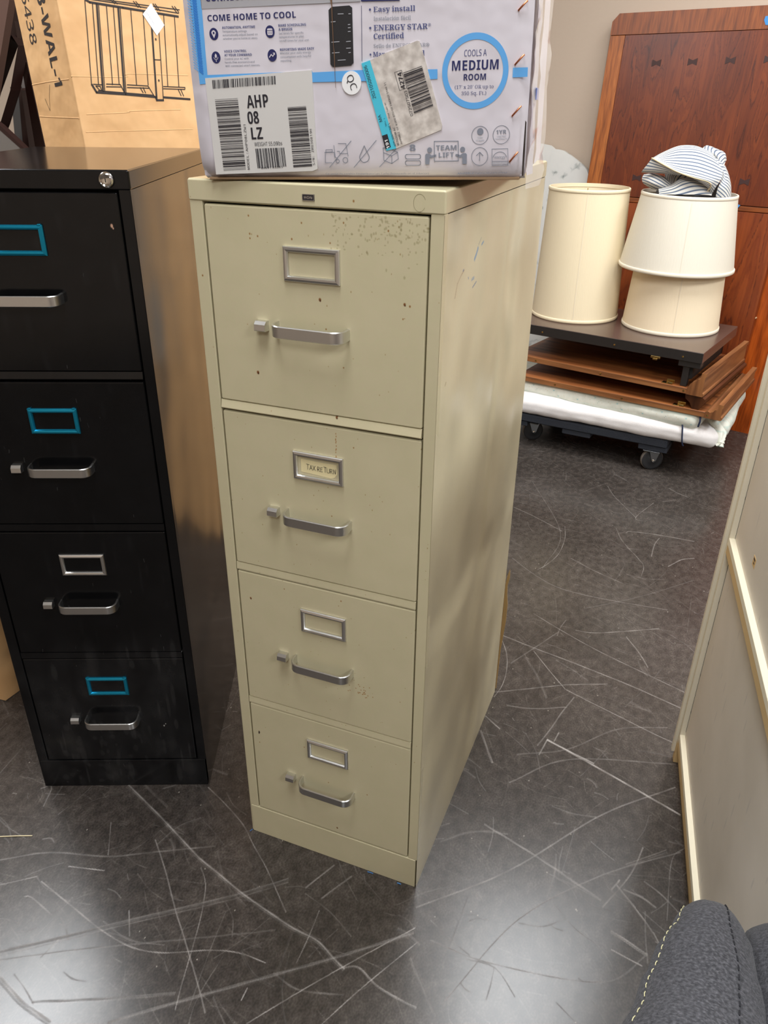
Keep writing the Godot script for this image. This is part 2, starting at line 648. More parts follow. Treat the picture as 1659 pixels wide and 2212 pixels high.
func materials() -> void:
	# floor: dark mottled sheet flooring with scratches, 2.6 m x 3.6 m of it, repeated beyond
	var fl := mottled(1024, 1024, rgb8(72, 66, 62), rgb8(116, 108, 102), 0.09, 6, 3)
	multiply(fl, mottled(1024, 1024, rgb8(196, 192, 188), rgb8(255, 255, 255), 0.008, 3, 8), 0.9)
	fl.resize(2048, 2048, Image.INTERPOLATE_CUBIC)
	multiply(fl, mottled(2048, 2048, rgb8(110, 106, 102), rgb8(255, 255, 255), 0.26, 3, 18), 0.8)
	var ro := Image.create(2048, 2048, false, Image.FORMAT_RGB8)
	ro.fill(Color(0.25, 0.25, 0.25))
	rng.seed = 77
	for k in 4200:
		var p := V(rng.randf() * 2048.0, rng.randf() * 2048.0)
		var a := rng.randfn(0.0, 0.28) + (0.22 if rng.randf() < 0.62 else PI * rng.randf())
		var l := rng.randf_range(8.0, 120.0) * (0.3 + rng.randf())
		var b := rng.randf_range(-0.09, 0.09) * l * (1.0 if k % 5 else 2.2)
		var q := p + V(cos(a), sin(a)) * l
		var mid := (p + q) / 2.0 + V(-sin(a), cos(a)) * b
		var c := curve(PackedVector2Array([p, mid, q]), 4)
		var al := rng.randf_range(0.05, 0.24)
		scratch(fl, c, 1.0 if k % 9 else rng.randf_range(2.0, 7.0), rgb8(184, 179, 174), al)
		if k % 3 == 0:
			scratch(ro, c, 1.0, Color(0.55, 0.55, 0.55), 0.5)
	for k in 420:
		dab(fl, rng.randf() * 2048.0, rng.randf() * 2048.0, rng.randf_range(0.7, 1.5), rng.randf_range(0.7, 1.5), rgb8(222, 214, 200), 0.75)
	for s: Array in floor_scratches():
		var pts: PackedVector2Array = []
		for v: Vector2 in s[0]:
			pts.append(V((v.x + 1.1) / 2.6 * 2048.0, (v.y + 3.0) / 3.6 * 2048.0))
		pts = curve(pts)
		scratch(fl, pts, s[1] * 1.15, rgb8(200, 195, 190), s[2])
		scratch(ro, pts, s[1], Color(0.6, 0.6, 0.6), 0.5)
	var m := mat(Color.WHITE, 1.0)
	m.albedo_texture = tex_of(fl)
	m.roughness_texture = tex_of(ro)
	m.uv1_scale = W(1.0 / 2.6, 1.0 / 3.6, 1)
	m.uv1_offset = W(1.1 / 2.6, 3.0 / 3.6, 0)
	m.metallic_specular = 0.5
	M.floor = m

	m = mat(rgb8(186, 168, 150), 0.9)
	m.normal_enabled = true
	m.normal_texture = normal_map(0.05, 3, 2.0, 4)
	m.normal_scale = 0.15
	m.uv1_triplanar = true
	m.uv1_scale = W(3, 3, 3)
	M.wall = m
	M.ceiling = mat(rgb8(235, 233, 228), 0.95)

	# painted steel fronts; rows run from the top of the cabinet down, 1.36 px per mm
	M.beige_front = painted(beige_front_image(), 0.22)
	M.beige_side = painted(beige_side_image(), 0.28, 0.6)
	M.beige = painted(null, 0.34)
	M.beige.albedo_color = BEIGE
	M.black_front = painted(black_front_image(), 0.15)
	M.black_front.metallic_specular = 0.42
	M.black = painted(null, 0.16, 0.10)
	M.black.albedo_color = rgb8(20, 20, 22)
	M.dark_gap = mat(rgb8(14, 12, 10), 0.9)
	M.aluminium = mat(rgb8(222, 222, 220), 0.3, 1.0)
	M.chrome = mat(rgb8(225, 222, 216), 0.1, 1.0)
	M.blue_metal = mat(rgb8(30, 150, 185), 0.25, 0.75)
	M.brass = mat(rgb8(215, 185, 120), 0.25, 1.0)
	M.copper = mat(rgb8(205, 130, 95), 0.3, 1.0)
	M.steel = mat(rgb8(150, 155, 160), 0.35, 1.0)

	# carton paper
	m = mat(rgb8(222, 218, 226), 0.42)
	m.normal_enabled = true
	m.normal_texture = normal_map(0.012, 3, 6.0, 9)
	m.normal_scale = 0.25
	m.uv1_triplanar = true
	m.uv1_scale = W(4, 4, 4)
	M.carton = m
	m.albedo_color = rgb8(210, 204, 211)
	M.navy = mat(rgb8(30, 34, 88), 0.5)
	M.sky_blue = mat(rgb8(92, 165, 226), 0.45)
	M.deep_blue = mat(rgb8(50, 125, 205), 0.45)
	M.slate = mat(rgb8(70, 76, 122), 0.5)
	M.ink_grey = mat(rgb8(126, 130, 142), 0.55)
	M.pale_grey = mat(rgb8(176, 178, 186), 0.6)
	M.ink = mat(rgb8(34, 32, 40), 0.5)
	M.screen = mat(rgb8(36, 38, 42), 0.25)
	M.white_paper = mat(rgb8(208, 205, 201), 0.45)
	M.sticker = mat(rgb8(238, 238, 238), 0.3)
	M.cyan = mat(rgb8(70, 190, 215), 0.5)
	M.silver = mat(rgb8(178, 178, 184), 0.35, 0.3)
	m = mat(Color.WHITE, 0.7)
	m.albedo_texture = tex_of(mottled(256, 256, rgb8(168, 158, 150), rgb8(226, 218, 210), 0.05, 4, 6))
	m.uv1_scale = W(5, 5, 1)
	M.marbled = m
	m = mat(Color(1, 1, 1, 0.25), 0.08)
	m.transparency = BaseMaterial3D.TRANSPARENCY_ALPHA
	M.tape = m
	M.corrugated = mat(rgb8(150, 122, 92), 0.85)
	M.dark_slit = mat(rgb8(52, 42, 38), 0.9)

	# brown board
	m = mat(Color.WHITE, 0.62)
	m.albedo_texture = tex_of(mottled(256, 256, rgb8(206, 160, 108), rgb8(222, 178, 126), 0.02, 5, 12))
	m.normal_enabled = true
	m.normal_texture = normal_map(0.02, 4, 4.0, 19)
	m.normal_scale = 0.3
	m.uv1_triplanar = true
	m.uv1_scale = W(1.2, 1.2, 1.2)
	M.cardboard = m
	M.card_ink = mat(rgb8(38, 30, 28), 0.7)

	# woods
	var cath := noise(0.008, 3, 21)
	cath.domain_warp_enabled = true
	cath.domain_warp_amplitude = 18.0
	cath.domain_warp_frequency = 0.01
	var stops := []
	for k in 13:
		var f := k / 12.0
		stops.append([f * 0.97, rgb8(158, 84, 40) if k % 2 == 0 else rgb8(140, 70, 34)])
		stops.append([f * 0.97 + 0.012, rgb8(96, 44, 24) if k % 3 == 0 else rgb8(128, 62, 30)])
		stops.append([f * 0.97 + 0.024, rgb8(146, 76, 36)])
	var oak := figured(512, 1024, cath, gradient(stops), V(1, 5))
	multiply(oak, figured(512, 1024, noise(0.22, 2, 5), gradient([[0.0, rgb8(196, 186, 180)], [0.5, rgb8(240, 240, 240)], [1.0, rgb8(255, 255, 255)]]), V(1, 24)), 0.55)
	multiply(oak, mottled(512, 1024, rgb8(190, 170, 160), rgb8(255, 255, 255), 0.006, 3, 31, V(1, 2)), 0.7)
	M.oak = wood(oak, W(1.5, 0.5, 1), 0.34)
	M.oak.albedo_color = rgb8(206, 186, 166)
	var plain_oak := figured(256, 1024, noise(0.05, 3, 41), gradient([[0.0, rgb8(124, 66, 26)], [0.5, rgb8(164, 92, 38)], [1.0, rgb8(178, 106, 48)]]), V(1, 12))
	multiply(plain_oak, figured(256, 1024, noise(0.3, 2, 45), gradient([[0.0, rgb8(180, 170, 165)], [0.6, rgb8(255, 255, 255)], [1.0, rgb8(255, 255, 255)]]), V(1, 30)), 0.8)
	M.oak_rail = wood(plain_oak, W(3, 0.9, 1), 0.38)
	M.oak_rail.albedo_color = rgb8(208, 196, 190)
	M.oak_stile = wood(plain_oak, W(3.4, 1.0, 1), 0.38)
	M.oak_lower = wood(oak, W(0.7, 0.3, 1), 0.36)
	M.oak_lower.albedo_color = rgb8(255, 240, 226)
	M.orange_oak = wood(plain_oak, W(2, 0.8, 1), 0.32)
	M.orange_oak.albedo_color = rgb8(255, 205, 150)
	M.walnut_key = mat(rgb8(52, 22, 16), 0.5)
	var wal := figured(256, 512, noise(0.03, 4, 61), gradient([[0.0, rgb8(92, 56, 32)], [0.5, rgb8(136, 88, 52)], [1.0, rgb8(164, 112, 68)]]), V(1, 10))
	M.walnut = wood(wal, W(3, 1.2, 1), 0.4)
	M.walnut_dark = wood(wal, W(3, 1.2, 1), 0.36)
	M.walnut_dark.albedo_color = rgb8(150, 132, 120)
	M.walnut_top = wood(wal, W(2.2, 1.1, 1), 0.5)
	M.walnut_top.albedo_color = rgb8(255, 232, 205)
	M.black_wood = mat(rgb8(40, 37, 36), 0.4)
	M.brown_top = mat(rgb8(84, 66, 58), 0.26)
	M.mahogany = mat(rgb8(40, 20, 17), 0.4)

	# stone
	var vein := noise(0.006, 5, 7)
	vein.fractal_type = FastNoiseLite.FRACTAL_RIDGED
	vein.domain_warp_enabled = true
	vein.domain_warp_amplitude = 40.0
	vein.domain_warp_frequency = 0.008
	var st := figured(512, 512, vein, gradient([[0.0, rgb8(214, 212, 206)], [0.72, rgb8(206, 205, 200)], [0.86, rgb8(172, 174, 170)], [0.95, rgb8(138, 142, 138)], [1.0, rgb8(120, 124, 120)]]))
	m = mat(Color.WHITE, 0.35)
	m.albedo_texture = tex_of(st)
	m.uv1_scale = W(1.3, 1.3, 1)
	M.marble = m

	# cloth
	for s in [["shade_cream", rgb8(238, 222, 188), rgb8(90, 78, 56)], ["shade_white", rgb8(228, 221, 204), rgb8(100, 92, 76)], ["shade_tan", rgb8(246, 228, 196), rgb8(70, 58, 44)]]:
		m = mat(s[1], 0.85)
		m.backlight_enabled = true
		m.backlight = s[2]
		m.normal_enabled = true
		m.normal_texture = normal_map(0.12, 2, 2.0, 33, 256, V(1, 8))
		m.normal_scale = 0.2
		m.uv1_scale = W(6, 6, 1)
		M[s[0]] = m
	M.shade_trim = mat(rgb8(230, 220, 200), 0.8)
	var tick := Image.create(8, 48, false, Image.FORMAT_RGB8)
	tick.fill(rgb8(214, 211, 203))
	for y in range(0, 19):
		for x in 8:
			tick.set_pixel(x, y, rgb8(84, 97, 118) if y > 2 and y < 16 else rgb8(150, 156, 164))
	m = mat(Color.WHITE, 0.9)
	m.albedo_texture = tex_of(tick)
	M.ticking = m
	m = mat(rgb8(240, 236, 234), 0.95)
	m.rim_enabled = true
	m.rim = 0.5
	m.normal_enabled = true
	m.normal_texture = normal_map(0.2, 3, 5.0, 51)
	m.normal_scale = 0.5
	m.uv1_triplanar = true
	m.uv1_scale = W(9, 9, 9)
	M.fleece = m
	rng.seed = 5
	var fp := mottled(384, 384, rgb8(214, 216, 202), rgb8(232, 232, 220), 0.02, 3, 14)
	for k in 5:
		for x in 384:
			for y in range(k * 77, k * 77 + 9):
				fp.set_pixel(x, y, fp.get_pixel(x, y).lerp(rgb8(182, 210, 202), 0.6))
	for k in 150:
		var p := V(rng.randf() * 384, rng.randf() * 384)
		dab(fp, p.x, p.y, 3.0, 2.0, [rgb8(196, 172, 132), rgb8(120, 140, 136), rgb8(205, 190, 150)][k % 3], 0.8)
		if k % 5 == 0:
			dab(fp, p.x + 8, p.y + 5, 7.0, 6.0, rgb8(140, 188, 190), 0.7)
	m = mat(Color.WHITE, 0.9)
	m.albedo_texture = tex_of(fp)
	m.uv1_triplanar = true
	m.uv1_scale = W(3.4, 3.4, 3.4)
	M.floral = m
	M.navy_cord = mat(rgb8(28, 38, 66), 0.8)
	m = mat(rgb8(44, 48, 56), 0.95)
	m.normal_enabled = true
	m.normal_texture = normal_map(0.2, 3, 5.0, 52)
	m.uv1_triplanar = true
	m.uv1_scale = W(7, 7, 7)
	M.carpet = m
	M.rubber = mat(rgb8(38, 38, 40), 0.55)
	M.tread = mat(rgb8(128, 120, 112), 0.7)
	var dn := mottled(256, 256, rgb8(30, 30, 34), rgb8(116, 115, 118), 0.10, 4, 71, V(1, 1))
	multiply(dn, figured(256, 256, noise(0.3, 2, 72), gradient([[0.0, rgb8(120, 120, 128)], [0.5, rgb8(215, 215, 220)], [1.0, rgb8(255, 255, 255)]]), V(4, 1)), 0.9)
	m = mat(Color.WHITE, 0.95)
	m.albedo_texture = tex_of(dn)
	m.rim_enabled = true
	m.rim = 0.15
	m.normal_enabled = true
	m.normal_texture = normal_map(0.3, 2, 4.0, 73)
	m.normal_scale = 0.5
	m.uv1_triplanar = true
	m.uv1_scale = W(8, 8, 8)
	M.denim = m
	M.thread = mat(rgb8(196, 190, 150), 0.9)
	M.dark_thread = mat(rgb8(24, 24, 30), 0.9)

	# cream painted back panel
	m = mat(Color.WHITE, 0.5)
	var cp := mottled(512, 512, rgb8(206, 198, 186), rgb8(216, 208, 197), 0.01, 4, 81)
	rng.seed = 9
	for k in 70:
		var x := rng.randf() * 512
		var y := rng.randf() * 512
		dab(cp, x, y, 1.6, rng.randf_range(4, 14), rgb8(180, 176, 172), 0.45)
	m.albedo_texture = tex_of(cp)
	M.cream_panel = m
	M.cream = mat(rgb8(238, 230, 206), 0.35)
	M.cream_dull = mat(rgb8(216, 208, 188), 0.5)
	M.raw_wood = mat(rgb8(200, 172, 124), 0.65)
	M.paper = mat(rgb8(205, 170, 115), 0.8)
	M.blue_tape = mat(rgb8(60, 130, 190), 0.7)

const BEIGE := Color(0.785, 0.745, 0.615)

func wood(im: Image, sc: Vector3, rough: float) -> StandardMaterial3D:
	var m := mat(Color.WHITE, rough)
	m.albedo_texture = tex_of(im)
	m.uv1_scale = sc
	return m

func painted(im, rough: float, wavy := 0.0) -> StandardMaterial3D:
	var m := mat(Color.WHITE, rough)
	if im != null:
		m.albedo_texture = tex_of(im)
	m.normal_enabled = true
	if wavy > 0.0:
		m.normal_texture = normal_map(0.008, 2, 8.0, 17)
		m.normal_scale = wavy
		m.uv1_triplanar = im == null
		m.uv1_scale = W(1.3, 1.3, 1.3) if im == null else W(1, 1, 1)
	else:
		m.normal_enabled = false
	return m

# the front of the beige cabinet: rust pips, dirt near the top edge; x 0..0.381 m, y 1.3208..0 m
func beige_front_image() -> Image:
	var im := mottled(520, 1802, rgb8(198, 189, 155), rgb8(203, 193, 160), 0.01, 4, 2)
	rng.seed = 21
	var k := 520.0 / 0.381
	var rust := rgb8(110, 62, 28)
	for q: Array in [[V(0.0933, 1.0510), 0.0026], [V(0.2018, 1.1703), 0.0024], [V(0.1247, 1.1262), 0.0020], [V(0.0951, 1.2524), 0.0014], [V(0.1076, 1.2499), 0.0014], [V(0.0951, 1.2463), 0.0013], [V(0.1613, 1.2494), 0.0015], [V(0.2553, 1.3028), 0.0016], [V(0.2196, 1.2479), 0.0012], [V(0.3290, 1.1754), 0.0021], [V(0.3367, 1.1735), 0.0016], [V(0.3042, 1.2686), 0.0014], [V(0.1772, 1.2714), 0.0013], [V(0.2400, 1.2750), 0.0013], [V(0.0098, 1.1884), 0.0015], [V(0.2102, 1.1294), 0.0013], [V(0.2240, 0.9972), 0.0022], [V(0.3271, 1.1554), 0.0012], [V(0.0950, 1.2763), 0.0014], [V(0.2368, 1.0759), 0.0012], [V(0.2232, 0.7939), 0.0013], [V(0.2252, 0.6645), 0.0014], [V(0.1161, 0.6617), 0.0012], [V(0.0459, 0.6244), 0.0022], [V(0.2515, 0.9523), 0.0012], [V(0.2118, 0.8262), 0.0011], [V(0.2064, 0.0987), 0.0020], [V(0.1394, 0.2967), 0.0012], [V(0.2732, 0.2214), 0.0013], [V(0.0380, 0.2726), 0.0012], [V(0.1899, 0.2211), 0.0012]]:
		dab(im, q[0].x * k, (1.3208 - q[0].y) * k, q[1] * k, q[1] * k * 1.3, rust if q[1] > 0.0018 else rgb8(136, 92, 48), 0.9)
		if q[1] > 0.0018:
			dab(im, q[0].x * k + 1, (1.3208 - q[0].y) * k + 2, q[1] * k * 0.5, q[1] * k * 0.7, rgb8(52, 28, 18), 0.9)
	for n in 150:
		var p := V(rng.randf_range(0.22, 0.36), 1.285 - absf(rng.randfn(0, 0.03)))
		dab(im, p.x * k, (1.3208 - p.y) * k, rng.randf_range(1.0, 3.0), rng.randf_range(1.0, 4.0), rgb8(128, 116, 80), 0.35)
	for n in 130:
		var p := V(rng.randf_range(0.0, 0.38), rng.randf_range(0.3, 1.3))
		dab(im, p.x * k, (1.3208 - p.y) * k, rng.randf_range(0.7, 1.5), rng.randf_range(0.7, 2.4), rgb8(138, 106, 62), 0.6)
	for n in 26:
		var p := V(rng.randfn(0.265, 0.010), rng.randfn(0.477, 0.008))
		dab(im, p.x * k, (1.3208 - p.y) * k, 1.6, 1.6, rgb8(142, 88, 40), 0.8)
	for n in 12:
		dab(im, 0.222 * k + rng.randf_range(-1, 1), (1.3208 - rng.randf_range(0.925, 0.975)) * k, 1.2, 2.4, rgb8(150, 96, 46), 0.8)
	return im

# right side: z 0..-0.642 m to the right, y 1.3208..0 down
func beige_side_image() -> Image:
	var im := mottled(450, 924, rgb8(196, 186, 156), rgb8(205, 195, 164), 0.008, 4, 4)
	rng.seed = 22
	for q: Array in [[[V(-0.1845, 1.2409), V(-0.1703, 1.2324)], 1.2, rgb8(70, 80, 90)], [[V(-0.1694, 1.2294), V(-0.1609, 1.2213), V(-0.1493, 1.2135)], 4.0, rgb8(48, 108, 186)], [[V(-0.1988, 1.2337), V(-0.1873, 1.2300)], 2.6, rgb8(48, 108, 186)], [[V(-0.1002, 1.2084), V(-0.0853, 1.2029), V(-0.0693, 1.1938), V(-0.0609, 1.1743)], 1.4, rgb8(120, 98, 70)], [[V(-0.0973, 1.2083), V(-0.0933, 1.2066)], 2.2, rgb8(60, 90, 150)], [[V(-0.1226, 1.1943), V(-0.1262, 1.1916)], 2.0, rgb8(60, 90, 150)], [[V(-0.1411, 1.1873), V(-0.1567, 1.1883)], 2.0, rgb8(60, 110, 180)], [[V(-0.1709, 1.1797), V(-0.1488, 1.1744)], 1.4, rgb8(60, 90, 140)], [[V(-0.0392, 1.0605), V(-0.0344, 1.0554)], 1.6, rgb8(120, 100, 64)], [[V(0.0099, 1.1704), V(0.0193, 1.1663)], 2.0, rgb8(120, 90, 60)]]:
		var pts: PackedVector2Array = []
		for v: Vector2 in q[0]:
			pts.append(V(-v.x, 1.3208 - v.y) * 700.0)
		scratch(im, pts, q[1], q[2], 0.95)
	for n in 50:
		var p := V(rng.randf() * 450, rng.randf() * 924)
		scratch(im, PackedVector2Array([p, p + V(rng.randf_range(-3, 3), rng.randf_range(8, 34))]), 1.0, rgb8(222, 212, 184), 0.4)
	return im

func black_front_image() -> Image:
	var im := mottled(520, 1802, rgb8(11, 11, 12), rgb8(16, 16, 17), 0.01, 4, 12)
	rng.seed = 23
	var k := 520.0 / 0.381
	for n in 70:
		var p := V(rng.randf_range(0.03, 0.35), rng.randf_range(0.02, 1.28))
		var a := 0.10 if p.y > 0.4 else 0.3
		dab(im, p.x * k, (1.3208 - p.y) * k, rng.randf_range(3, 12), rng.randf_range(14, 60), rgb8(66, 66, 66), a)
	for n in 240:
		var p := V(rng.randf_range(0.0, 0.36), rng.randf_range(0.0, 0.40))
		dab(im, p.x * k, (1.3208 - p.y) * k, rng.randf_range(20, 60), rng.randf_range(40, 110), rgb8(120, 118, 116), 0.035)
	for n in 60:
		var p := V(rng.randfn(0.17, 0.06), rng.randf_range(0.01, 0.2))
		dab(im, p.x * k, (1.3208 - p.y) * k, rng.randf_range(4, 16), rng.randf_range(5, 26), rgb8(84, 82, 80), 0.16)
	for n in 40:
		var p := V(rng.randf_range(0.03, 0.36), rng.randf_range(0.02, 1.28))
		scratch(im, PackedVector2Array([p * k, p * k + V(rng.randf_range(-2, 2), rng.randf_range(3, 16))]), 1.0, rgb8(120, 118, 114), 0.5)
	for q: Array in [[V(0.3437, 1.2391), 0.0028, rgb8(205, 160, 135)], [V(0.3455, 1.2353), 0.0016, rgb8(205, 160, 135)], [V(0.2976, 0.1842), 0.0022, rgb8(170, 168, 160)], [V(0.3016, 0.1894), 0.0014, rgb8(190, 188, 180)], [V(0.3597, 0.3896), 0.0012, rgb8(240, 240, 240)], [V(0.3375, 0.9834), 0.0010, rgb8(180, 180, 180)]]:
		dab(im, q[0].x * k, (1.3208 - q[0].y) * k, q[1] * k, q[1] * k * 1.5, q[2], 0.9)
	return im

func floor_scratches() -> Array:
	return [
		[[V(-0.332, 0.002), V(-0.223, 0.044), V(-0.148, 0.075), V(-0.068, 0.108), V(-0.008, 0.126), V(0.058, 0.146), V(0.137, 0.164), V(0.193, 0.175), V(0.244, 0.180), V(0.284, 0.198), V(0.315, 0.211)], 5.0, 0.42],
		[[V(-0.297, 0.422), V(-0.212, 0.358), V(-0.118, 0.284), V(-0.003, 0.197), V(0.059, 0.148), V(0.133, 0.082)], 7.0, 0.20],
		[[V(-0.027, 0.448), V(0.062, 0.376), V(0.167, 0.293), V(0.277, 0.206), V(0.334, 0.159), V(0.411, 0.093)], 4.0, 0.35],
		[[V(0.196, 0.360), V(0.259, 0.273), V(0.332, 0.178), V(0.410, 0.082)], 1.2, 0.75],
		[[V(0.318, 0.311), V(0.358, 0.228), V(0.422, 0.110)], 1.2, 0.70],
		[[V(-0.181, 0.102), V(-0.116, 0.157), V(-0.043, 0.225), V(-0.002, 0.260), V(0.082, 0.334), V(0.121, 0.371)], 1.4, 0.45],
		[[V(-0.051, 0.124), V(-0.023, 0.151), V(0.005, 0.206), V(0.028, 0.269), V(0.053, 0.346), V(0.068, 0.387)], 1.3, 0.55],
		[[V(-0.335, 0.274), V(-0.229, 0.297), V(-0.154, 0.313), V(-0.078, 0.320), V(-0.014, 0.307), V(0.062, 0.271), V(0.118, 0.254), V(0.175, 0.252)], 1.2, 0.65],
		[[V(-0.156, -0.065), V(-0.091, -0.037), V(-0.025, -0.003), V(0.022, 0.034), V(0.075, 0.073), V(0.130, 0.120), V(0.162, 0.148)], 1.2, 0.50],
		[[V(-0.308, 0.225), V(-0.231, 0.205)], 1.2, 0.80],
		[[V(0.172, 0.085), V(0.204, 0.014)], 2.4, 0.50],
		[[V(0.213, 0.095), V(0.249, 0.025)], 1.6, 0.60],
		[[V(-0.407, 0.312), V(-0.351, 0.268)], 1.2, 0.50],
		[[V(-0.174, 0.469), V(-0.066, 0.420), V(0.052, 0.361)], 3.0, 0.25],
		[[V(0.197, 0.263), V(0.254, 0.273), V(0.334, 0.251)], 1.4, 0.50],
		[[V(-0.260, 0.458), V(-0.189, 0.477), V(-0.119, 0.485)], 5.0, 0.30],
		[[V(-0.128, 0.260), V(-0.092, 0.304)], 1.2, 0.60],
		[[V(-0.251, 0.172), V(-0.301, 0.101)], 1.2, 0.35],
		[[V(-0.453, 0.267), V(-0.369, 0.213), V(-0.249, 0.175), V(-0.171, 0.133), V(-0.051, 0.067)], 1.6, 0.30],
		[[V(0.227, 0.231), V(0.225, 0.174), V(0.220, 0.119)], 1.2, 0.60],
		[[V(-0.220, 0.401), V(-0.214, 0.359)], 1.2, 0.50],
		[[V(-0.286, 0.433), V(-0.170, 0.365), V(-0.048, 0.300), V(0.119, 0.211), V(0.161, 0.188)], 2.0, 0.22],
		[[V(-0.513, 0.084), V(-0.494, 0.072), V(-0.470, 0.125)], 1.6, 0.30],
		[[V(-0.341, 0.313), V(-0.325, 0.310), V(-0.260, 0.325)], 1.3, 0.60],
		[[V(0.167, 0.329), V(0.166, 0.305)], 1.3, 0.80],
		[[V(0.313, 0.206), V(0.339, 0.196), V(0.382, 0.214), V(0.433, 0.222), V(0.462, 0.224)], 1.6, 0.50],
		[[V(0.262, -1.351), V(0.349, -1.279), V(0.438, -1.227), V(0.534, -1.213), V(0.640, -1.215), V(0.794, -1.228)], 2.2, 0.40],
		[[V(0.332, -0.901), V(0.440, -0.875), V(0.541, -0.854), V(0.630, -0.833), V(0.733, -0.807), V(0.862, -0.766)], 2.2, 0.50],
		[[V(0.403, -1.047), V(0.519, -0.982), V(0.626, -0.930), V(0.748, -0.882), V(0.863, -0.838)], 1.6, 0.40],
		[[V(0.393, -1.657), V(0.409, -1.566), V(0.409, -1.449), V(0.385, -1.359), V(0.360, -1.307)], 1.3, 0.65],
		[[V(0.561, -0.725), V(0.612, -0.706), V(0.704, -0.674), V(0.791, -0.643), V(0.845, -0.627)], 1.8, 0.65],
		[[V(0.549, -0.516), V(0.602, -0.501), V(0.671, -0.481)], 2.4, 0.85],
		[[V(0.540, -0.457), V(0.549, -0.516)], 1.6, 0.70],
		[[V(0.566, -0.517), V(0.572, -0.554)], 1.6, 0.60],
		[[V(0.443, -0.859), V(0.507, -0.783), V(0.559, -0.725)], 1.5, 0.50],
		[[V(0.334, -0.893), V(0.371, -0.817), V(0.389, -0.743), V(0.393, -0.675), V(0.384, -0.620)], 1.4, 0.60],
		[[V(0.540, -1.009), V(0.589, -1.016), V(0.650, -1.045), V(0.777, -1.116)], 2.0, 0.50],
		[[V(0.686, -1.033), V(0.731, -0.965), V(0.760, -0.907)], 2.0, 0.50],
		[[V(0.379, -0.640), V(0.477, -0.698), V(0.560, -0.747), V(0.663, -0.793)], 1.8, 0.40],
		[[V(0.530, -0.487), V(0.550, -0.558), V(0.564, -0.623), V(0.586, -0.702)], 2.0, 0.45],
		[[V(0.177, -1.738), V(0.267, -1.692), V(0.392, -1.614)], 1.6, 0.50],
		[[V(0.498, -2.078), V(0.536, -1.992), V(0.615, -1.867), V(0.638, -1.831)], 1.4, 0.50],
		[[V(0.691, -1.992), V(0.637, -1.838), V(0.664, -1.813)], 1.6, 0.45],
		[[V(0.575, -1.718), V(0.610, -1.623), V(0.674, -1.521), V(0.698, -1.471), V(0.696, -1.400)], 1.3, 0.50],
		[[V(0.546, -1.136), V(0.640, -1.215), V(0.737, -1.307), V(0.866, -1.448)], 2.5, 0.25],
		[[V(0.384, -0.484), V(0.416, -0.428), V(0.440, -0.387)], 3.0, 0.40],
		[[V(0.382, -0.542), V(0.430, -0.509)], 2.0, 0.55],
		[[V(0.454, -1.430), V(0.537, -1.380), V(0.654, -1.327)], 1.6, 0.35],
		[[V(0.631, -1.713), V(0.727, -1.725), V(0.856, -1.725)], 2.6, 0.45],
		[[V(0.717, -1.551), V(0.721, -1.643), V(0.734, -1.701)], 1.4, 0.50],
		[[V(0.777, -1.503), V(0.818, -1.569), V(0.861, -1.599)], 3.0, 0.40],
		[[V(0.494, -0.981), V(0.440, -0.871), V(0.393, -0.776)], 3.0, 0.30],
		[[V(0.425, -0.601), V(0.494, -0.616), V(0.576, -0.656)], 2.0, 0.40],
		[[V(0.490, -0.440), V(0.602, -0.504), V(0.710, -0.623), V(0.829, -0.678)], 1.6, 0.35],
		[[V(0.549, -0.518), V(0.725, -0.454), V(0.875, -0.397)], 2.4, 0.90],
		[[V(0.470, -0.206), V(0.596, -0.166), V(0.738, -0.113)], 1.8, 0.60],
		[[V(0.803, -0.275), V(0.784, -0.194), V(0.740, -0.097)], 1.6, 0.60],
		[[V(0.889, -0.310), V(0.863, -0.262), V(0.863, -0.115)], 1.2, 0.30],
		[[V(0.504, 0.193), V(0.591, -0.010), V(0.730, -0.172), V(0.880, -0.294)], 1.6, 0.35],
		[[V(0.397, 0.041), V(0.549, -0.111), V(0.709, -0.330), V(0.860, -0.478)], 1.6, 0.35],
		[[V(0.445, 0.095), V(0.563, 0.096), V(0.761, 0.054), V(0.835, -0.033)], 1.4, 0.35],
		[[V(0.196, -2.000), V(0.386, -1.602), V(0.374, -1.316)], 1.3, 0.40],
		[[V(0.493, -0.344), V(0.612, -0.471), V(0.856, -0.554)], 1.6, 0.30],
		[[V(0.753, -0.145), V(0.762, -0.164), V(0.766, -0.175)], 2.0, 0.70],
		[[V(0.762, -0.159), V(0.792, -0.130), V(0.832, -0.089), V(0.853, -0.058)], 1.8, 0.60],
		[[V(0.776, -0.155), V(0.814, -0.150), V(0.842, -0.137)], 2.2, 0.50],
		[[V(0.764, -0.052), V(0.792, -0.044), V(0.833, -0.029)], 3.0, 0.55],
		[[V(0.769, -0.015), V(0.795, -0.010), V(0.827, -0.004)], 1.4, 0.60],
		[[V(0.814, -0.190), V(0.847, -0.173), V(0.881, -0.146), V(0.894, -0.132)], 2.0, 0.40],
	]

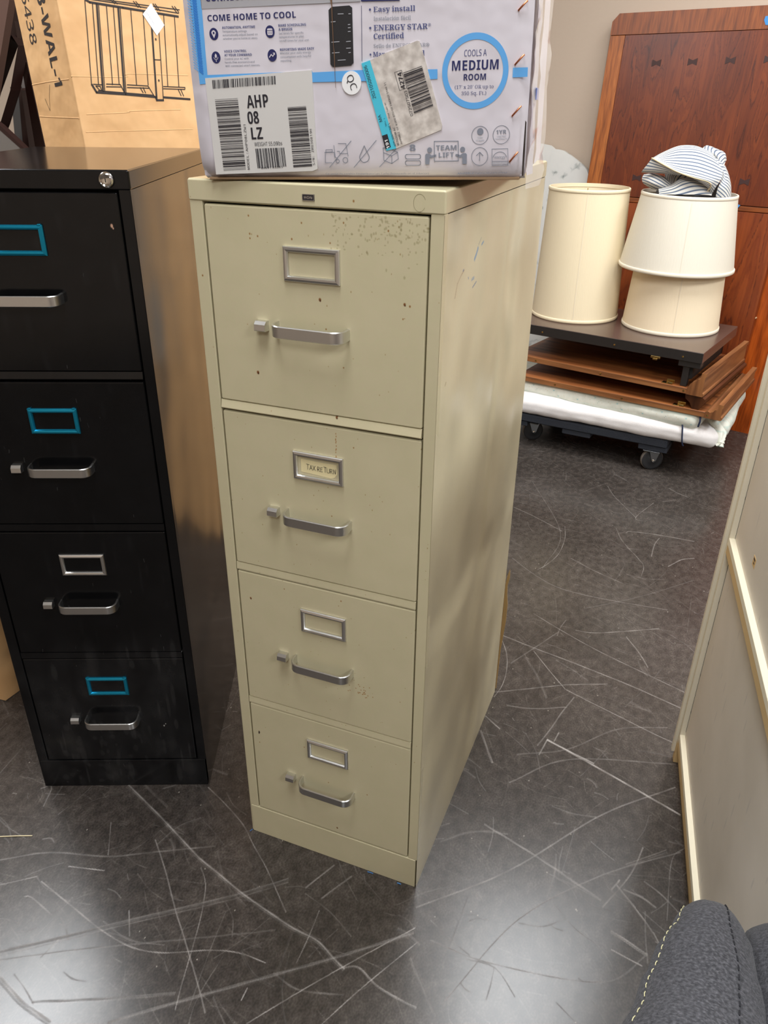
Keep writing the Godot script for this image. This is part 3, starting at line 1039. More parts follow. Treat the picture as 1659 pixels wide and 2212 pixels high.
# ------------------------------------------------------------------ room
func room() -> void:
	var t := Transform3D(Basis(Vector3.UP, -0.285), W(1.2060, 0.0000, -3.0924))
	var s := begin()
	bx(s, W(-6.5, -0.1, -6.0), W(7.0, 0.0, 6.5), 0.0005, Transform3D.IDENTITY, 2)
	struct("floor", s, M.floor, "dark grey-brown scratched sheet floor of the storage room", "floor")
	s = begin()
	bx(s, W(-3.9, 0, -0.12), W(5.2, 3.05, 0), 0.001, t)
	struct("wall_back", s, M.wall, "plain warm grey wall behind the oak board", "wall")
	s = begin()
	bx(s, W(-4.02, 0, -0.12), W(-3.9, 3.05, 7.0), 0.001, t)
	struct("wall_left", s, M.wall, "plain warm grey wall out of sight on the left", "wall")
	s = begin()
	bx(s, W(5.2, 0, -0.12), W(5.32, 3.05, 7.0), 0.001, t)
	struct("wall_right", s, M.wall, "plain warm grey wall out of sight on the right", "wall")
	s = begin()
	bx(s, W(-4.02, 0, 7.0), W(5.32, 3.05, 7.12), 0.001, t)
	struct("wall_front", s, M.wall, "plain warm grey wall behind the viewer", "wall")
	s = begin()
	bx(s, W(-4.02, 3.0, -0.12), W(5.32, 3.12, 7.12), 0.001, t)
	struct("ceiling", s, M.ceiling, "flat white ceiling overhead", "ceiling")
	s = begin()
	bx(s, W(-3.9, 0, 0), W(5.2, 0.09, 0.012), 0.003, t)
	struct("baseboard_back", s, mat(rgb8(60, 56, 54), 0.6), "dark low baseboard along the back wall", "baseboard")

# ------------------------------------------------------------------ file cabinets
func handle_shape(x0: float, x1: float, y: float) -> SurfaceTool:
	var s := begin()
	var path: PackedVector2Array = []
	for p in arc(V(x0 + 0.018, 0.013), 0.018, 0.018, PI, PI / 2, 8):
		path.append(p)
	for p in arc(V(x1 - 0.018, 0.013), 0.018, 0.018, PI / 2, 0, 8):
		path.append(p)
	path.insert(0, V(x0, 0))
	path.append(V(x1, 0))
	var inner: PackedVector2Array = []
	for k in path.size():
		var d := (path[mini(k + 1, path.size() - 1)] - path[maxi(k - 1, 0)]).normalized()
		inner.append(path[k] + V(d.y, -d.x) * 0.0034)
	# a strap: outer and inner skins, top and bottom edges eased
	var hh := 0.0088
	for face in 4:
		for k in path.size() - 1:
			var q := []
			for e in [k, k + 1]:
				var d := (path[mini(e + 1, path.size() - 1)] - path[maxi(e - 1, 0)]).normalized()
				var n := V(-d.y, d.x)
				q.append([path[e], inner[e], n])
			var a0: Vector2 = q[0][0]
			var a1: Vector2 = q[1][0]
			var b0: Vector2 = q[0][1]
			var b1: Vector2 = q[1][1]
			var n0 := W(q[0][2].x, 0, q[0][2].y)
			var n1 := W(q[1][2].x, 0, q[1][2].y)
			if face == 0:
				for h: Array in [[-hh + 0.0012, hh - 0.0012]]:
					tri(s, W(a0.x, y + h[0], a0.y), W(a1.x, y + h[0], a1.y), W(a1.x, y + h[1], a1.y), n0, n1, n1)
					tri(s, W(a0.x, y + h[0], a0.y), W(a1.x, y + h[1], a1.y), W(a0.x, y + h[1], a0.y), n0, n1, n0)
			elif face == 1:
				tri(s, W(b0.x, y - hh, b0.y), W(b1.x, y - hh, b1.y), W(b1.x, y + hh, b1.y), -n0, -n1, -n1)
				tri(s, W(b0.x, y - hh, b0.y), W(b1.x, y + hh, b1.y), W(b0.x, y + hh, b0.y), -n0, -n1, -n0)
			else:
				var sg := 1.0 if face == 2 else -1.0
				var c0 := a0.lerp(b0, 0.35)
				var c1 := a1.lerp(b1, 0.35)
				quad(s, W(b0.x, y + sg * hh, b0.y), W(b1.x, y + sg * hh, b1.y), W(c1.x, y + sg * hh, c1.y), W(c0.x, y + sg * hh, c0.y), W(0, sg, 0))
				var e0 := (n0 + W(0, sg, 0)).normalized()
				var e1 := (n1 + W(0, sg, 0)).normalized()
				tri(s, W(c0.x, y + sg * hh, c0.y), W(c1.x, y + sg * hh, c1.y), W(a1.x, y + sg * (hh - 0.0012), a1.y), e0, e1, e1)
				tri(s, W(c0.x, y + sg * hh, c0.y), W(a1.x, y + sg * (hh - 0.0012), a1.y), W(a0.x, y + sg * (hh - 0.0012), a0.y), e0, e1, e0)
	return s

# a box on the cabinet front whose uv spans the whole front
func front_box(s: SurfaceTool, lo: Vector3, hi: Vector3, r: float) -> void:
	var tmp := begin()
	bx(tmp, lo, hi, r)
	var ar := tmp.commit_to_arrays()
	var vs: PackedVector3Array = ar[Mesh.ARRAY_VERTEX]
	var ns: PackedVector3Array = ar[Mesh.ARRAY_NORMAL]
	for k in vs.size():
		vert(s, vs[k], ns[k], V(vs[k].x / 0.381, 1.0 - vs[k].y / 1.3208))

func file_cabinet(kind: String) -> void:
	var beige := kind == "beige"
	var root: Node3D
	if beige:
		root = thing("file_cabinet", "beige four-drawer steel file cabinet under the white carton, rust-flecked", "file cabinet")
	else:
		root = thing("file_cabinet", "black four-drawer steel file cabinet with a chrome lock and blue label holders", "file cabinet", W(-0.15817 - 0.381 * cos(0.39946), 0, -0.0732 + 0.381 * sin(0.39946)), 0.39946)
	var body_m: Material = M.beige if beige else M.black
	var front_m: Material = M.beige_front if beige else M.black_front
	var dep := -0.642
	# carcass: core, left wall, posts, back
	var s := begin()
	front_box(s, W(0.0, 0.079, -0.016), W(0.0212, 1.2925, 0.0), 0.0015)
	front_box(s, W(0.3618, 0.079, -0.016), W(0.381, 1.2925, 0.0), 0.0015)
	obj("front_posts", s, front_m, root)
	s = begin()
	bx(s, W(0.0005, 0.002, dep), W(0.3795, 1.292, -0.0145), 0.001)
	obj("carcass", s, M.dark_gap if beige else M.dark_gap, root)
	s = begin()
	bx(s, W(-0.0002, 0.0, dep), W(0.0025, 1.2915, -0.001), 0.0006)
	bx(s, W(0.0, 0.0, dep - 0.001), W(0.381, 1.2915, dep + 0.002), 0.0006)
	obj("sheet_side", s, body_m, root)
	# the side that shows: a sheet with slight oil-canning
	var rows := []
	var uvs := []
	var wn := noise(1.0, 2, 6 if beige else 8)
	for i in 49:
		var r: PackedVector3Array = []
		var u: PackedVector2Array = []
		for j in 25:
			var z := dep * j / 24.0
			var y := 1.2915 * (1.0 - i / 48.0)
			var edge := minf(1.0, minf(minf(j, 24 - j) / 3.0, minf(i, 48 - i) / 3.0))
			r.append(W(0.381 + edge * (0.0016 if beige else 0.0007) * wn.get_noise_2d(z * 4.5, y * 2.2), y, z))
			u.append(V(float(j) / 24.0, (1.3208 - y) / 1.3208))
		rows.append(r)
		uvs.append(u)
	s = begin()
	sheet(s, rows, uvs, true)
	obj("sheet_side", s, M.beige_side if beige else M.black, root)
	# cap
	s = begin()
	front_box(s, W(-0.001, 1.291, dep - 0.002), W(0.3822, 1.3208, 0.0016), 0.003)
	obj("top_cap", s, front_m, root)
	s = begin()
	front_box(s, W(0.003, 0.0, -0.02), W(0.3782, 0.0795, 0.0009), 0.001)
	obj("base_plinth", s, front_m, root)
	var tops := [1.2886, 0.980, 0.6785, 0.3715]
	var bots := [0.9835, 0.6812, 0.3735, 0.0822]
	for k in 4:
		var top: float = tops[k]
		var bot: float = bots[k]
		s = begin()
		front_box(s, W(0.0228, bot + 0.0145 if k < 3 else bot, -0.0135), W(0.3602, top, 0.0006), 0.0028)
		var dr := obj("drawer", s, front_m, root)
		if k < 3:
			s = begin()
			var lip := PackedVector2Array([V(-0.0135, bot), V(0.0006, bot), V(0.0024 if k == 0 else 0.0008, bot + 0.002), V(-0.0002 if k == 0 else 0.0, bot + 0.0144), V(-0.0135, bot + 0.0148)])
			var tmp := begin()
			prism(tmp, lip, 0.0232, 0.3598, Transform3D(Basis(W(0, 0, 1), W(0, 1, 0), W(1, 0, 0)), Vector3.ZERO))
			var ar := tmp.commit_to_arrays()
			for e in ar[Mesh.ARRAY_VERTEX].size():
				var p: Vector3 = ar[Mesh.ARRAY_VERTEX][e]
				vert(s, p, ar[Mesh.ARRAY_NORMAL][e], V(p.x / 0.381, 1.0 - p.y / 1.3208))
			obj("bottom_lip", s, front_m, dr)
		# label holder
		s = begin()
		var hx := 0.1480
		var hy := top - 0.0965
		ring_frame(s, V(hx, hy), V(hx + 0.0868, hy + 0.0475), [V(0, 0.0004), V(0, 0.0036), V(0.0010, 0.0050), V(0.0040, 0.0062), V(0.0064, 0.0056), V(0.0078, 0.0030), V(0.0080, 0.0007)])
		var hm: Material = M.aluminium if beige or k == 2 else M.blue_metal
		var hold := obj("label_holder", s, hm, dr)
		if not beige and k != 2:
			hold.set_meta("label", "bright blue label holder")
			for e in 2:
				s = begin()
				bx(s, W(hx + (0.0015 if e == 0 else 0.0793), hy + 0.0463, 0.0005), W(hx + (0.0075 if e == 0 else 0.0853), hy + 0.0493, 0.006), 0.001)
				obj("holder_tab", s, hm, dr)
		# thumb latch
		s = begin()
		var lx := 0.0998
		var ly := top - 0.1712
		prism(s, PackedVector2Array([V(0, 0), V(0.013, 0.0006), V(0.0142, 0.0020), V(0.0135, 0.0105), V(0.009, 0.0148), V(0, 0.0148)]), lx, lx + 0.0178, Transform3D(Basis(W(0, 0, 1), W(0, 1, 0), W(1, 0, 0)), W(0, ly, 0)))
		obj("latch", s, M.aluminium, dr)
		s = handle_shape(0.1318, 0.2478, top - 0.1640)
		obj("handle", s, M.aluminium, dr)
		if beige and k == 1:
			s = begin()
			var card := PackedVector2Array([V(hx + 0.0125, hy + 0.0125), V(hx + 0.030, hy + 0.0118), V(hx + 0.052, hy + 0.0105), V(hx + 0.064, hy + 0.0098), V(hx + 0.0715, hy + 0.012), V(hx + 0.0755, hy + 0.018), V(hx + 0.075, hy + 0.034), V(hx + 0.050, hy + 0.0335), V(hx + 0.0125, hy + 0.0345)])
			prism(s, card, 0.0006, 0.0010)
			var c := obj("masking_tape", s, mat(rgb8(232, 218, 170), 0.8), dr)
			c.set_meta("label", "torn masking tape with handwriting")
			s = begin()
			pen_tax_return(s, V(hx + 0.0225, hy + 0.0185), 0.0016)
			fine(obj("handwriting", s, M.ink, dr))
	if beige:
		s = begin()
		bx(s, W(0.1810, 1.2998, 0.0012), W(0.1992, 1.3080, 0.0026), 0.0004)
		var b := obj("name_badge", s, M.ink, root)
		s = begin()
		ring_frame(s, V(0.1812, 1.3000), V(0.1990, 1.3078), [V(0, 0.0026), V(0, 0.0029), V(0.0005, 0.0029), V(0.0005, 0.0026)])
		txt(s, "HON", sansb, V(0.1840, 1.3022), V(0.1962, 1.3022), 0.0034, 0.0029)
		obj("badge_lettering", s, M.aluminium, b)
		s = begin()
		var c := V(0.3470, 1.3045)
		line(s, arc(c, 0.0082, 0.0105, 0.4, TAU - 0.55, 30), 0.0006, 0.0017)
		obj("knockout_seam", s, mat(rgb8(150, 142, 108), 0.7), root)
		s = begin()
		prism(s, PackedVector2Array([V(0.0375, 0.297), V(0.0385, 0.2945), V(0.0400, 0.2955), V(0.0412, 0.299), V(0.0402, 0.3025), V(0.0385, 0.3028)]), 0.0004, 0.0008)
		obj("drilled_hole", s, mat(rgb8(40, 24, 14), 0.9), root)
	else:
		s = begin()
		var t := Transform3D(Basis(Vector3.RIGHT, PI / 2), W(0.3468, 1.3062, 0.0016))
		lathe(s, PackedVector2Array([V(0.0122, 0), V(0.0122, 0.003), V(0.0105, 0.0062), V(0.0085, 0.0072), V(0.0078, 0.0066), V(0.0, 0.0066)]), 32, t)
		var lk := obj("lock", s, M.chrome, root)
		s = begin()
		prism(s, rrect(V(0.3461, 1.3031), V(0.3475, 1.3093), 0.0006), 0.0080, 0.0084)
		obj("keyhole", s, M.dark_gap, lk)

# handwriting of one masking-tape label, as pen strokes
func pen_tax_return(s: SurfaceTool, o: Vector2, z: float) -> void:
	var strokes := {
		"T": [[0, 9, 5, 8.6], [2.4, 8.8, 2.2, 0]], "A": [[0, 0, 2.4, 8, 4.4, 0], [0.8, 3, 4, 3]], "X": [[0, 8, 4.4, 0], [4.2, 8, 0, 0]],
		"R": [[0, 0, 0.3, 7.5, 3.4, 7, 3, 4, 0.4, 3.8, 4, 0]], "E": [[3.4, 7.4, 0.2, 7, 0, 0, 3.6, 0.3], [0.2, 3.8, 2.8, 4]], "U": [[0, 7.5, 0.2, 1, 2, 0, 3.8, 1, 4, 7.4]], "N": [[0, 0, 0.4, 7.5, 3.2, 0.3, 3.8, 7.8]]}
	var x := 0.0
	for ch in "TAX RETURN":
		if ch == " ":
			x += 2.4
			continue
		for k: Array in strokes[ch]:
			var p: PackedVector2Array = []
			for e in range(0, k.size(), 2):
				p.append(o + V(x + k[e], k[e + 1]) * 0.00103)
			line(s, p, 0.00065, z)
		x += 5.4

# ------------------------------------------------------------------ the white carton
func carton_on_cabinet() -> void:
	var root := thing("carton", "white air conditioner carton with blue print sitting tilted on the beige cabinet", "carton")
	root.transform = Transform3D(Basis(W(0.98843, 0.02670, -0.14929), W(-0.02668, 0.99964, 0.00211), W(0.14929, 0.00190, 0.98879)), W(0.03260, 1.32160, 0.01680))
	var wd := 0.439
	var s := begin()
	# front skin: bottom edge crushed at the left, a dent at the right
	var rows := []
	var uvs := []
	for i in 31:
		var r: PackedVector3Array = []
		var u: PackedVector2Array = []
		for j in 37:
			var x := wd * j / 36.0
			var y := 0.36 * pow(1.0 - i / 30.0, 1.5)
			var crush := exp(-y / 0.012) * exp(-x / 0.13)
			var zz := -0.012 * exp(-y / 0.006) + 0.004 * crush * sin(x * 90.0) - 0.010 * crush
			zz -= 0.010 * exp(-pow((wd - x) / 0.006, 1.0))
			zz -= 0.010 * exp(-x / 0.004)
			zz += 0.0004 * sin(x * 16.0 + 1.0) * sin(y * 12.0) - 0.0004
			r.append(W(x, y, zz))
			u.append(V(x, y))
		rows.append(r)
		uvs.append(u)
	sheet(s, rows, uvs, true)
	# sides, back, top, bottom
	bx(s, W(0.0005, 0.0004, -0.40), W(wd - 0.0005, 0.36, -0.0125), 0.004)
	obj("outer_box", s, M.carton, root)
	s = begin()
	bx(s, W(0.012, -0.0012, -0.385), W(wd - 0.006, 0.0022, -0.006), 0.0006)
	obj("bottom_flap", s, M.corrugated, root)
	# torn flaps and clear tape along the right-hand edge
	rng.seed = 31
	for k in 3:
		s = begin()
		var zz := [-0.012, -0.042, -0.072]
		var edge := []
		for side in 2:
			var col := []
			for i in 19:
				var y := 0.004 + 0.3 * i / 18.0
				col.append(W(wd + 0.002 + 0.004 * side + rng.randf_range(0.0, 0.0035), y + 0.01 * k, zz[k] - 0.026 * side + rng.randf_range(-0.004, 0.004)))
			edge.append(col)
		sheet(s, edge)
		obj("torn_flap", s, [M.carton, M.corrugated, M.carton][k], root)
	s = begin()
	var shard := []
	for side in 3:
		var col := []
		for i in 17:
			col.append(W(wd + 0.004 + 0.007 * side + rng.randf_range(-0.002, 0.004), -0.012 + 0.3 * i / 16.0, -0.004 - 0.034 * side + rng.randf_range(-0.006, 0.006)))
		shard.append(col)
	sheet(s, shard)
	obj("clear_tape", s, M.tape, root)
	s = begin()
	bx(s, W(wd + 0.0075, 0.088, -0.062), W(wd + 0.0085, 0.101, -0.016), 0.0003)
	obj("blue_side_stripe", s, mat(rgb8(112, 128, 190), 0.5), root)
	s = begin()
	poly(s, PackedVector2Array([V(0.4365, 0.004), V(0.4385, 0.004), V(0.4388, 0.030), V(0.4384, 0.064), V(0.4368, 0.066), V(0.4362, 0.03)]), 0.0004)
	obj("dark_slit", s, M.dark_slit, root)
	s = begin()
	poly(s, PackedVector2Array([V(0.1957, 0.2018), V(0.1989, 0.2017), V(0.1988, 0.1935), V(0.1986, 0.1743), V(0.1988, 0.1498), V(0.1997, 0.1436), V(0.1991, 0.1247), V(0.1991, 0.1055), V(0.1987, 0.1056), V(0.1985, 0.1248), V(0.1985, 0.1430), V(0.1980, 0.1548), V(0.1976, 0.1743), V(0.1976, 0.1923)]), 0.0014)
	obj("torn_slit", s, mat(rgb8(112, 84, 62), 0.9), root)
	for q: Array in [[V(0.4308, 0.1881), V(0.4216, 0.1794)], [V(0.4306, 0.1349), V(0.4209, 0.1251)], [V(0.4304, 0.0811), V(0.4207, 0.0709)], [V(0.4296, 0.0307), V(0.4206, 0.0201)]]:
		s = begin()
		var a: Vector2 = q[0]
		var b: Vector2 = q[1]
		tube(s, [W(a.x, a.y, -0.002), W(a.x, a.y, 0.0012), W(lerpf(a.x, b.x, 0.5), lerpf(a.y, b.y, 0.5), 0.0022), W(b.x, b.y, 0.0012), W(b.x, b.y, -0.002)], 0.0011, 6)
		obj("staple", s, M.copper, root)
	print_carton(root)

func print_carton(root: Node3D) -> void:
	var z := 0.0003
	var s := begin()
	# silver header with a navy block at its right
	poly(s, PackedVector2Array([V(0.0286, 0.1954), V(0.2337, 0.1954), V(0.2325, 0.2246), V(0.0283, 0.2255)]), z)
	obj("silver_band", s, M.silver, root)
	s = begin()
	poly(s, PackedVector2Array([V(0.0217, 0.2234), V(0.0313, 0.2230), V(0.0292, 0.1951), V(0.0274, 0.1237), V(0.1693, 0.1247), V(0.1687, 0.1127), V(0.0238, 0.1137), V(0.0154, 0.1134), V(0.0145, 0.2055)]), z)
	poly(s, PackedVector2Array([V(0.1692, 0.1232), V(0.2501, 0.1245), V(0.2499, 0.1121), V(0.1687, 0.1124)]), z)
	obj("blue_band", s, M.sky_blue, root)
	s = begin()
	poly(s, PackedVector2Array([V(0.3146, 0.1229), V(0.3278, 0.1228), V(0.3280, 0.1125), V(0.3147, 0.1122)]), z)
	obj("blue_band", s, M.sky_blue, root)
	s = begin()
	poly(s, PackedVector2Array([V(0.4186, 0.1221), V(0.4361, 0.1220), V(0.4362, 0.1122), V(0.4186, 0.1119)]), z)
	obj("blue_band", s, M.sky_blue, root)
	s = begin()
	# the ring
	var ro := arc(V(0, 0), 1, 1, 0, TAU, 56)
	var rc: Vector2 = V(0.3735, 0.1192)
	for k in 56:
		var a := ro[k]
		var b := ro[(k + 1) % 56]
		var o := V(0.0399, 0.0401)
		var i := V(0.0335, 0.0331)
		poly(s, PackedVector2Array([rc + a * o, rc + b * o, rc + b * i, rc + a * i]), z)
	obj("blue_ring", s, M.sky_blue, root)
	s = begin()
	# hatching left of the bar
	for k in 26:
		var f := k / 26.0
		var a: Vector2 = V(0.0110, 0.2081).lerp(V(0.0099, 0.1294), f)
		line(s, PackedVector2Array([a, a + V(0.00493, -0.00367)]), 0.00099, z)
	fine(obj("pale_hatching", s, M.sky_blue, root))
	s = begin()
	for k in 30:
		var f := k / 30.0
		var a: Vector2 = V(0.0183, 0.2102).lerp(V(0.0172, 0.1259), f)
		line(s, PackedVector2Array([a, a + V(0.00437, -0.00333)]), 0.0020, z + 0.0003)
	fine(obj("hatching", s, M.deep_blue, root))
	# navy lettering
	s = begin()
	txt(s, "CONNECT TO", sansb, V(0.0359, 0.2029), V(0.1027, 0.2027), 0.00775, z + 0.0003)
	txt(s, "COME HOME TO COOL", sansb, V(0.0354, 0.1822), V(0.1518, 0.1820), 0.00660, z)
	for c: Vector2 in [V(0.0419, 0.1684), V(0.1169, 0.1685), V(0.0417, 0.1429), V(0.1176, 0.1431)]:
		poly(s, arc(c, 0.00605, 0.00666, 0, TAU, 28), z)
	txt(s, "MEDIUM", sansb, V(0.3455, 0.1208), V(0.4014, 0.1210), 0.01025, z)
	txt(s, "ROOM", sansb, V(0.3600, 0.1102), V(0.3869, 0.1103), 0.00660, z)
	poly(s, PackedVector2Array([V(0.2347, 0.2038), V(0.2816, 0.2019), V(0.2816, 0.1943), V(0.2344, 0.1954)]), z)
	line(s, PackedVector2Array([V(0.2347, 0.1909), V(0.2337, 0.1339)]), 0.00056, z)
	fine(obj("navy_print", s, M.navy, root))
	s = begin()
	txt(s, "AUTOMATION, ANYTIME", sansb, V(0.0537, 0.1735), V(0.0977, 0.1731), 0.00260, z)
	txt(s, "MAKE SCHEDULING", sansb, V(0.1283, 0.1733), V(0.1640, 0.1732), 0.00260, z)
	txt(s, "A BREEZE", sansb, V(0.1283, 0.1691), V(0.1463, 0.1691), 0.00260, z)
	txt(s, "VOICE CONTROL", sansb, V(0.0534, 0.1479), V(0.0837, 0.1478), 0.00260, z)
	txt(s, "AT YOUR COMMAND", sansb, V(0.0534, 0.1438), V(0.0904, 0.1435), 0.00260, z)
	txt(s, "REPORTING MADE EASY", sansb, V(0.1285, 0.1476), V(0.1730, 0.1478), 0.00260, z)
	txt(s, "• Easy install", serifb, V(0.2439, 0.1843), V(0.3002, 0.1835), 0.00520, z)
	txt(s, "• ENERGY STAR", serifb, V(0.2437, 0.1653), V(0.3153, 0.1648), 0.00560, z)
	txt(s, "®", sans, V(0.3156, 0.1673), V(0.3194, 0.1673), 0.00300, z)
	txt(s, "Certified", serifb, V(0.2491, 0.1565), V(0.2865, 0.1562), 0.00560, z)
	txt(s, "• Manual", serifb, V(0.2436, 0.1379), V(0.2751, 0.1377), 0.00520, z)
	txt(s, "control", serifb, V(0.2795, 0.1377), V(0.3120, 0.1376), 0.00520, z)
	txt(s, "COOLS A", sans, V(0.3599, 0.1352), V(0.3868, 0.1353), 0.00675, z)
	txt(s, "(17′ x 20′ OR up to", serif, V(0.3495, 0.1014), V(0.3965, 0.1013), 0.00370, z)
	txt(s, "350 Sq. Ft.)", serif, V(0.3579, 0.0945), V(0.3879, 0.0945), 0.00390, z)
	fine(obj("slate_print", s, M.slate, root))
	s = begin()
	txt(s, "Instalación fácil", serif, V(0.2495, 0.1754), V(0.2950, 0.1750), 0.00390, z)
	txt(s, "Sello de ENERGY STAR®", serif, V(0.2489, 0.1473), V(0.3176, 0.1468), 0.00390, z)
	for q: Array in [["Temperature settings", V(0.0537, 0.1696), V(0.0864, 0.1692)], ["automatically adjust based on", V(0.0536, 0.1657), V(0.1003, 0.1654)], ["whether you're home or away.", V(0.0536, 0.1618), V(0.1003, 0.1616)], ["Set times for specific", V(0.1284, 0.1651), V(0.1605, 0.1651)], ["temperatures or plan", V(0.1284, 0.1613), V(0.1605, 0.1613)], ["on/off times for your unit.", V(0.1286, 0.1573), V(0.1675, 0.1571)], ["Control your AC with", V(0.0534, 0.1398), V(0.0859, 0.1397)], ["hands-free assistance and", V(0.0532, 0.1360), V(0.0934, 0.1359)], ["WiFi connected smart devices.", V(0.0533, 0.1320), V(0.1006, 0.1321)], ["Monitor your daily energy", V(0.1284, 0.1440), V(0.1687, 0.1440)], ["consumption with helpful", V(0.1284, 0.1400), V(0.1684, 0.1401)], ["reporting.", V(0.1283, 0.1358), V(0.1431, 0.1360)]]:
		txt(s, q[0], sans, q[1], q[2], 0.00210, z)
	txt(s, "Garantía de cambio limitada por un 1 año (búsqueda en el interior)", sans, V(0.1803, 0.0054), V(0.3184, 0.0059), 0.00200, z)
	txt(s, "Fabricado en china", sans, V(0.3782, 0.0062), V(0.4180, 0.0070), 0.00200, z)
	fine(obj("small_print", s, M.ink_grey, root))
	# pictograms along the bottom
	s = begin()
	txt(s, "AHP08LZ", sansb, V(0.3554, 0.0056), V(0.3763, 0.0062), 0.00220, z)
	line(s, PackedVector2Array([V(0.1812, 0.0321), V(0.1806, 0.0198), V(0.1894, 0.0198)]), 0.00068, z)
	line(s, PackedVector2Array([V(0.1804, 0.0321), V(0.1932, 0.0321), V(0.1937, 0.0258)]), 0.00068, z)
	line(s, PackedVector2Array([V(0.1822, 0.0352), V(0.1909, 0.0354), V(0.1908, 0.0326), V(0.1820, 0.0324)]), 0.00068, z, true)
	line(s, PackedVector2Array([V(0.1932, 0.0403), V(0.1945, 0.0265), V(0.1979, 0.0248)]), 0.00068, z)
	line(s, PackedVector2Array([V(0.1992, 0.0425), V(0.2094, 0.0424), V(0.2120, 0.0278)]), 0.00068, z)
	line(s, PackedVector2Array([V(0.1972, 0.0334), V(0.2004, 0.0334), V(0.2007, 0.0306), V(0.2113, 0.0306)]), 0.00068, z)
	line(s, arc(V(0.2080, 0.0228), 0.00325, 0.00323, 0, TAU, 18), 0.00074, z, true)
	line(s, arc(V(0.1975, 0.0217), 0.00235, 0.00216, 0, TAU, 14), 0.00074, z, true)
	line(s, PackedVector2Array([V(0.2166, 0.0453), V(0.1862, 0.0142)]), 0.00081, z)
	# drop
	var dc: Vector2 = V(0.2339, 0.0263)
	line(s, curve(PackedVector2Array([dc + V(0, 0.01323), dc + V(-0.00392, 0.00588), dc + V(-0.00661, -0.00049), dc + V(-0.00336, -0.00539), dc + V(0.00000, -0.00613), dc + V(0.00448, -0.00441), dc + V(0.00627, 0.00049), dc + V(0.00336, 0.00637), dc + V(0, 0.01323)]), 4), 0.00081, z)
	line(s, PackedVector2Array([V(0.2499, 0.0456), V(0.2194, 0.0141)]), 0.00081, z)
	# box
	line(s, PackedVector2Array([V(0.2592, 0.0314), V(0.2700, 0.0275), V(0.2699, 0.0186), V(0.2596, 0.0223)]), 0.00081, z, true)
	line(s, PackedVector2Array([V(0.2700, 0.0275), V(0.2777, 0.0318), V(0.2786, 0.0241), V(0.2699, 0.0186)]), 0.00081, z)
	line(s, PackedVector2Array([V(0.2592, 0.0314), V(0.2587, 0.0369), V(0.2667, 0.0368), V(0.2777, 0.0318)]), 0.00081, z)
	line(s, PackedVector2Array([V(0.2778, 0.0377), V(0.2537, 0.0145)]), 0.00081, z)
	# stacking limit
	txt(s, "8", sansb, V(0.2934, 0.0331), V(0.3012, 0.0333), 0.00730, z)
	for y in [1334.0, 1390.0]:
		pass
	line(s, rrect(V(0.2878, 0.0239), V(0.3076, 0.0292), 0.0023), 0.00081, z, true)
	line(s, rrect(V(0.2878, 0.0165), V(0.3076, 0.0219), 0.0023), 0.00081, z, true)
	# team lift
	line(s, PackedVector2Array([V(0.3250, 0.0439), V(0.3553, 0.0439), V(0.3560, 0.0214), V(0.3255, 0.0211)]), 0.00093, z, true)
	txt(s, "TEAM", sansb, V(0.3274, 0.0337), V(0.3535, 0.0339), 0.00550, z)
	txt(s, "LIFT", sansb, V(0.3309, 0.0255), V(0.3503, 0.0258), 0.00550, z)
	for k in 2:
		var sg := 1.0 if k == 0 else -1.0
		var c: Vector2 = V(0.3192, 0.0340) if k == 0 else V(0.3611, 0.0344)
		poly(s, arc(c, 0.00314, 0.00314, 0, TAU, 20), z)
		var body := PackedVector2Array()
		for p: Vector2 in [V(-0.00437, -0.00417), V(-0.00056, -0.00417), V(0.00269, -0.00627), V(0.00840, -0.00490), V(0.00885, -0.00715), V(0.00224, -0.00931), V(0.00034, -0.00813), V(-0.00034, -0.01666), V(-0.00549, -0.01666), V(-0.00560, -0.00588)]:
			body.append(c + V(p.x * sg, p.y))
		poly(s, body, z)
	for q: Array in [[V(0.3823, 0.0501)], [V(0.4086, 0.0505)], [V(0.3829, 0.0263)]]:
		line(s, arc(q[0], 0.01019, 0.01019, 0, TAU, 36), 0.00062, z, true)
	var ac: Vector2 = V(0.3829, 0.0263)
	line(s, PackedVector2Array([ac + V(0, -0.00465), ac + V(0, 0.00465)]), 0.00081, z)
	line(s, PackedVector2Array([ac + V(-0.00420, 0.00098), ac + V(0, 0.00480), ac + V(0.00420, 0.00098)]), 0.00081, z)
	txt(s, "1YR", sansb, V(0.4021, 0.0513), V(0.4147, 0.0517), 0.00440, z)
	var oc: Vector2 = V(0.3825, 0.0544)
	poly(s, arc(oc, 0.00392, 0.00392, 0, TAU, 20), z)
	line(s, PackedVector2Array([V(0.3979, 0.0346), V(0.4174, 0.0350), V(0.4188, 0.0164), V(0.3989, 0.0159)]), 0.00062, z, true)
	line(s, PackedVector2Array([V(0.3987, 0.0205), V(0.4184, 0.0208)]), 0.00062, z)
	var ec: Vector2 = V(0.4081, 0.0242)
	line(s, arc(ec, 0.00840, 0.00711, 0.15, PI - 0.15, 20), 0.00062, z)
	txt(s, "energy", serif, V(0.4017, 0.0239), V(0.4151, 0.0241), 0.00300, z)
	fine(obj("pictograms", s, M.ink_grey, root))
	s = begin()
	txt(s, "115V", sansb, V(0.3791, 0.0466), V(0.3861, 0.0467), 0.00180, z)
	txt(s, "15 AMPS", sansb, V(0.3772, 0.0435), V(0.3880, 0.0436), 0.00180, z)
	txt(s, "LIMITED", sansb, V(0.4034, 0.0479), V(0.4142, 0.0481), 0.00160, z)
	txt(s, "WARRANTY", sansb, V(0.4014, 0.0451), V(0.4165, 0.0452), 0.00160, z)
	txt(s, "ENERGY STAR", sansb, V(0.3997, 0.0172), V(0.4178, 0.0176), 0.00230, z)
	fine(obj("faint_print", s, M.pale_grey, root))
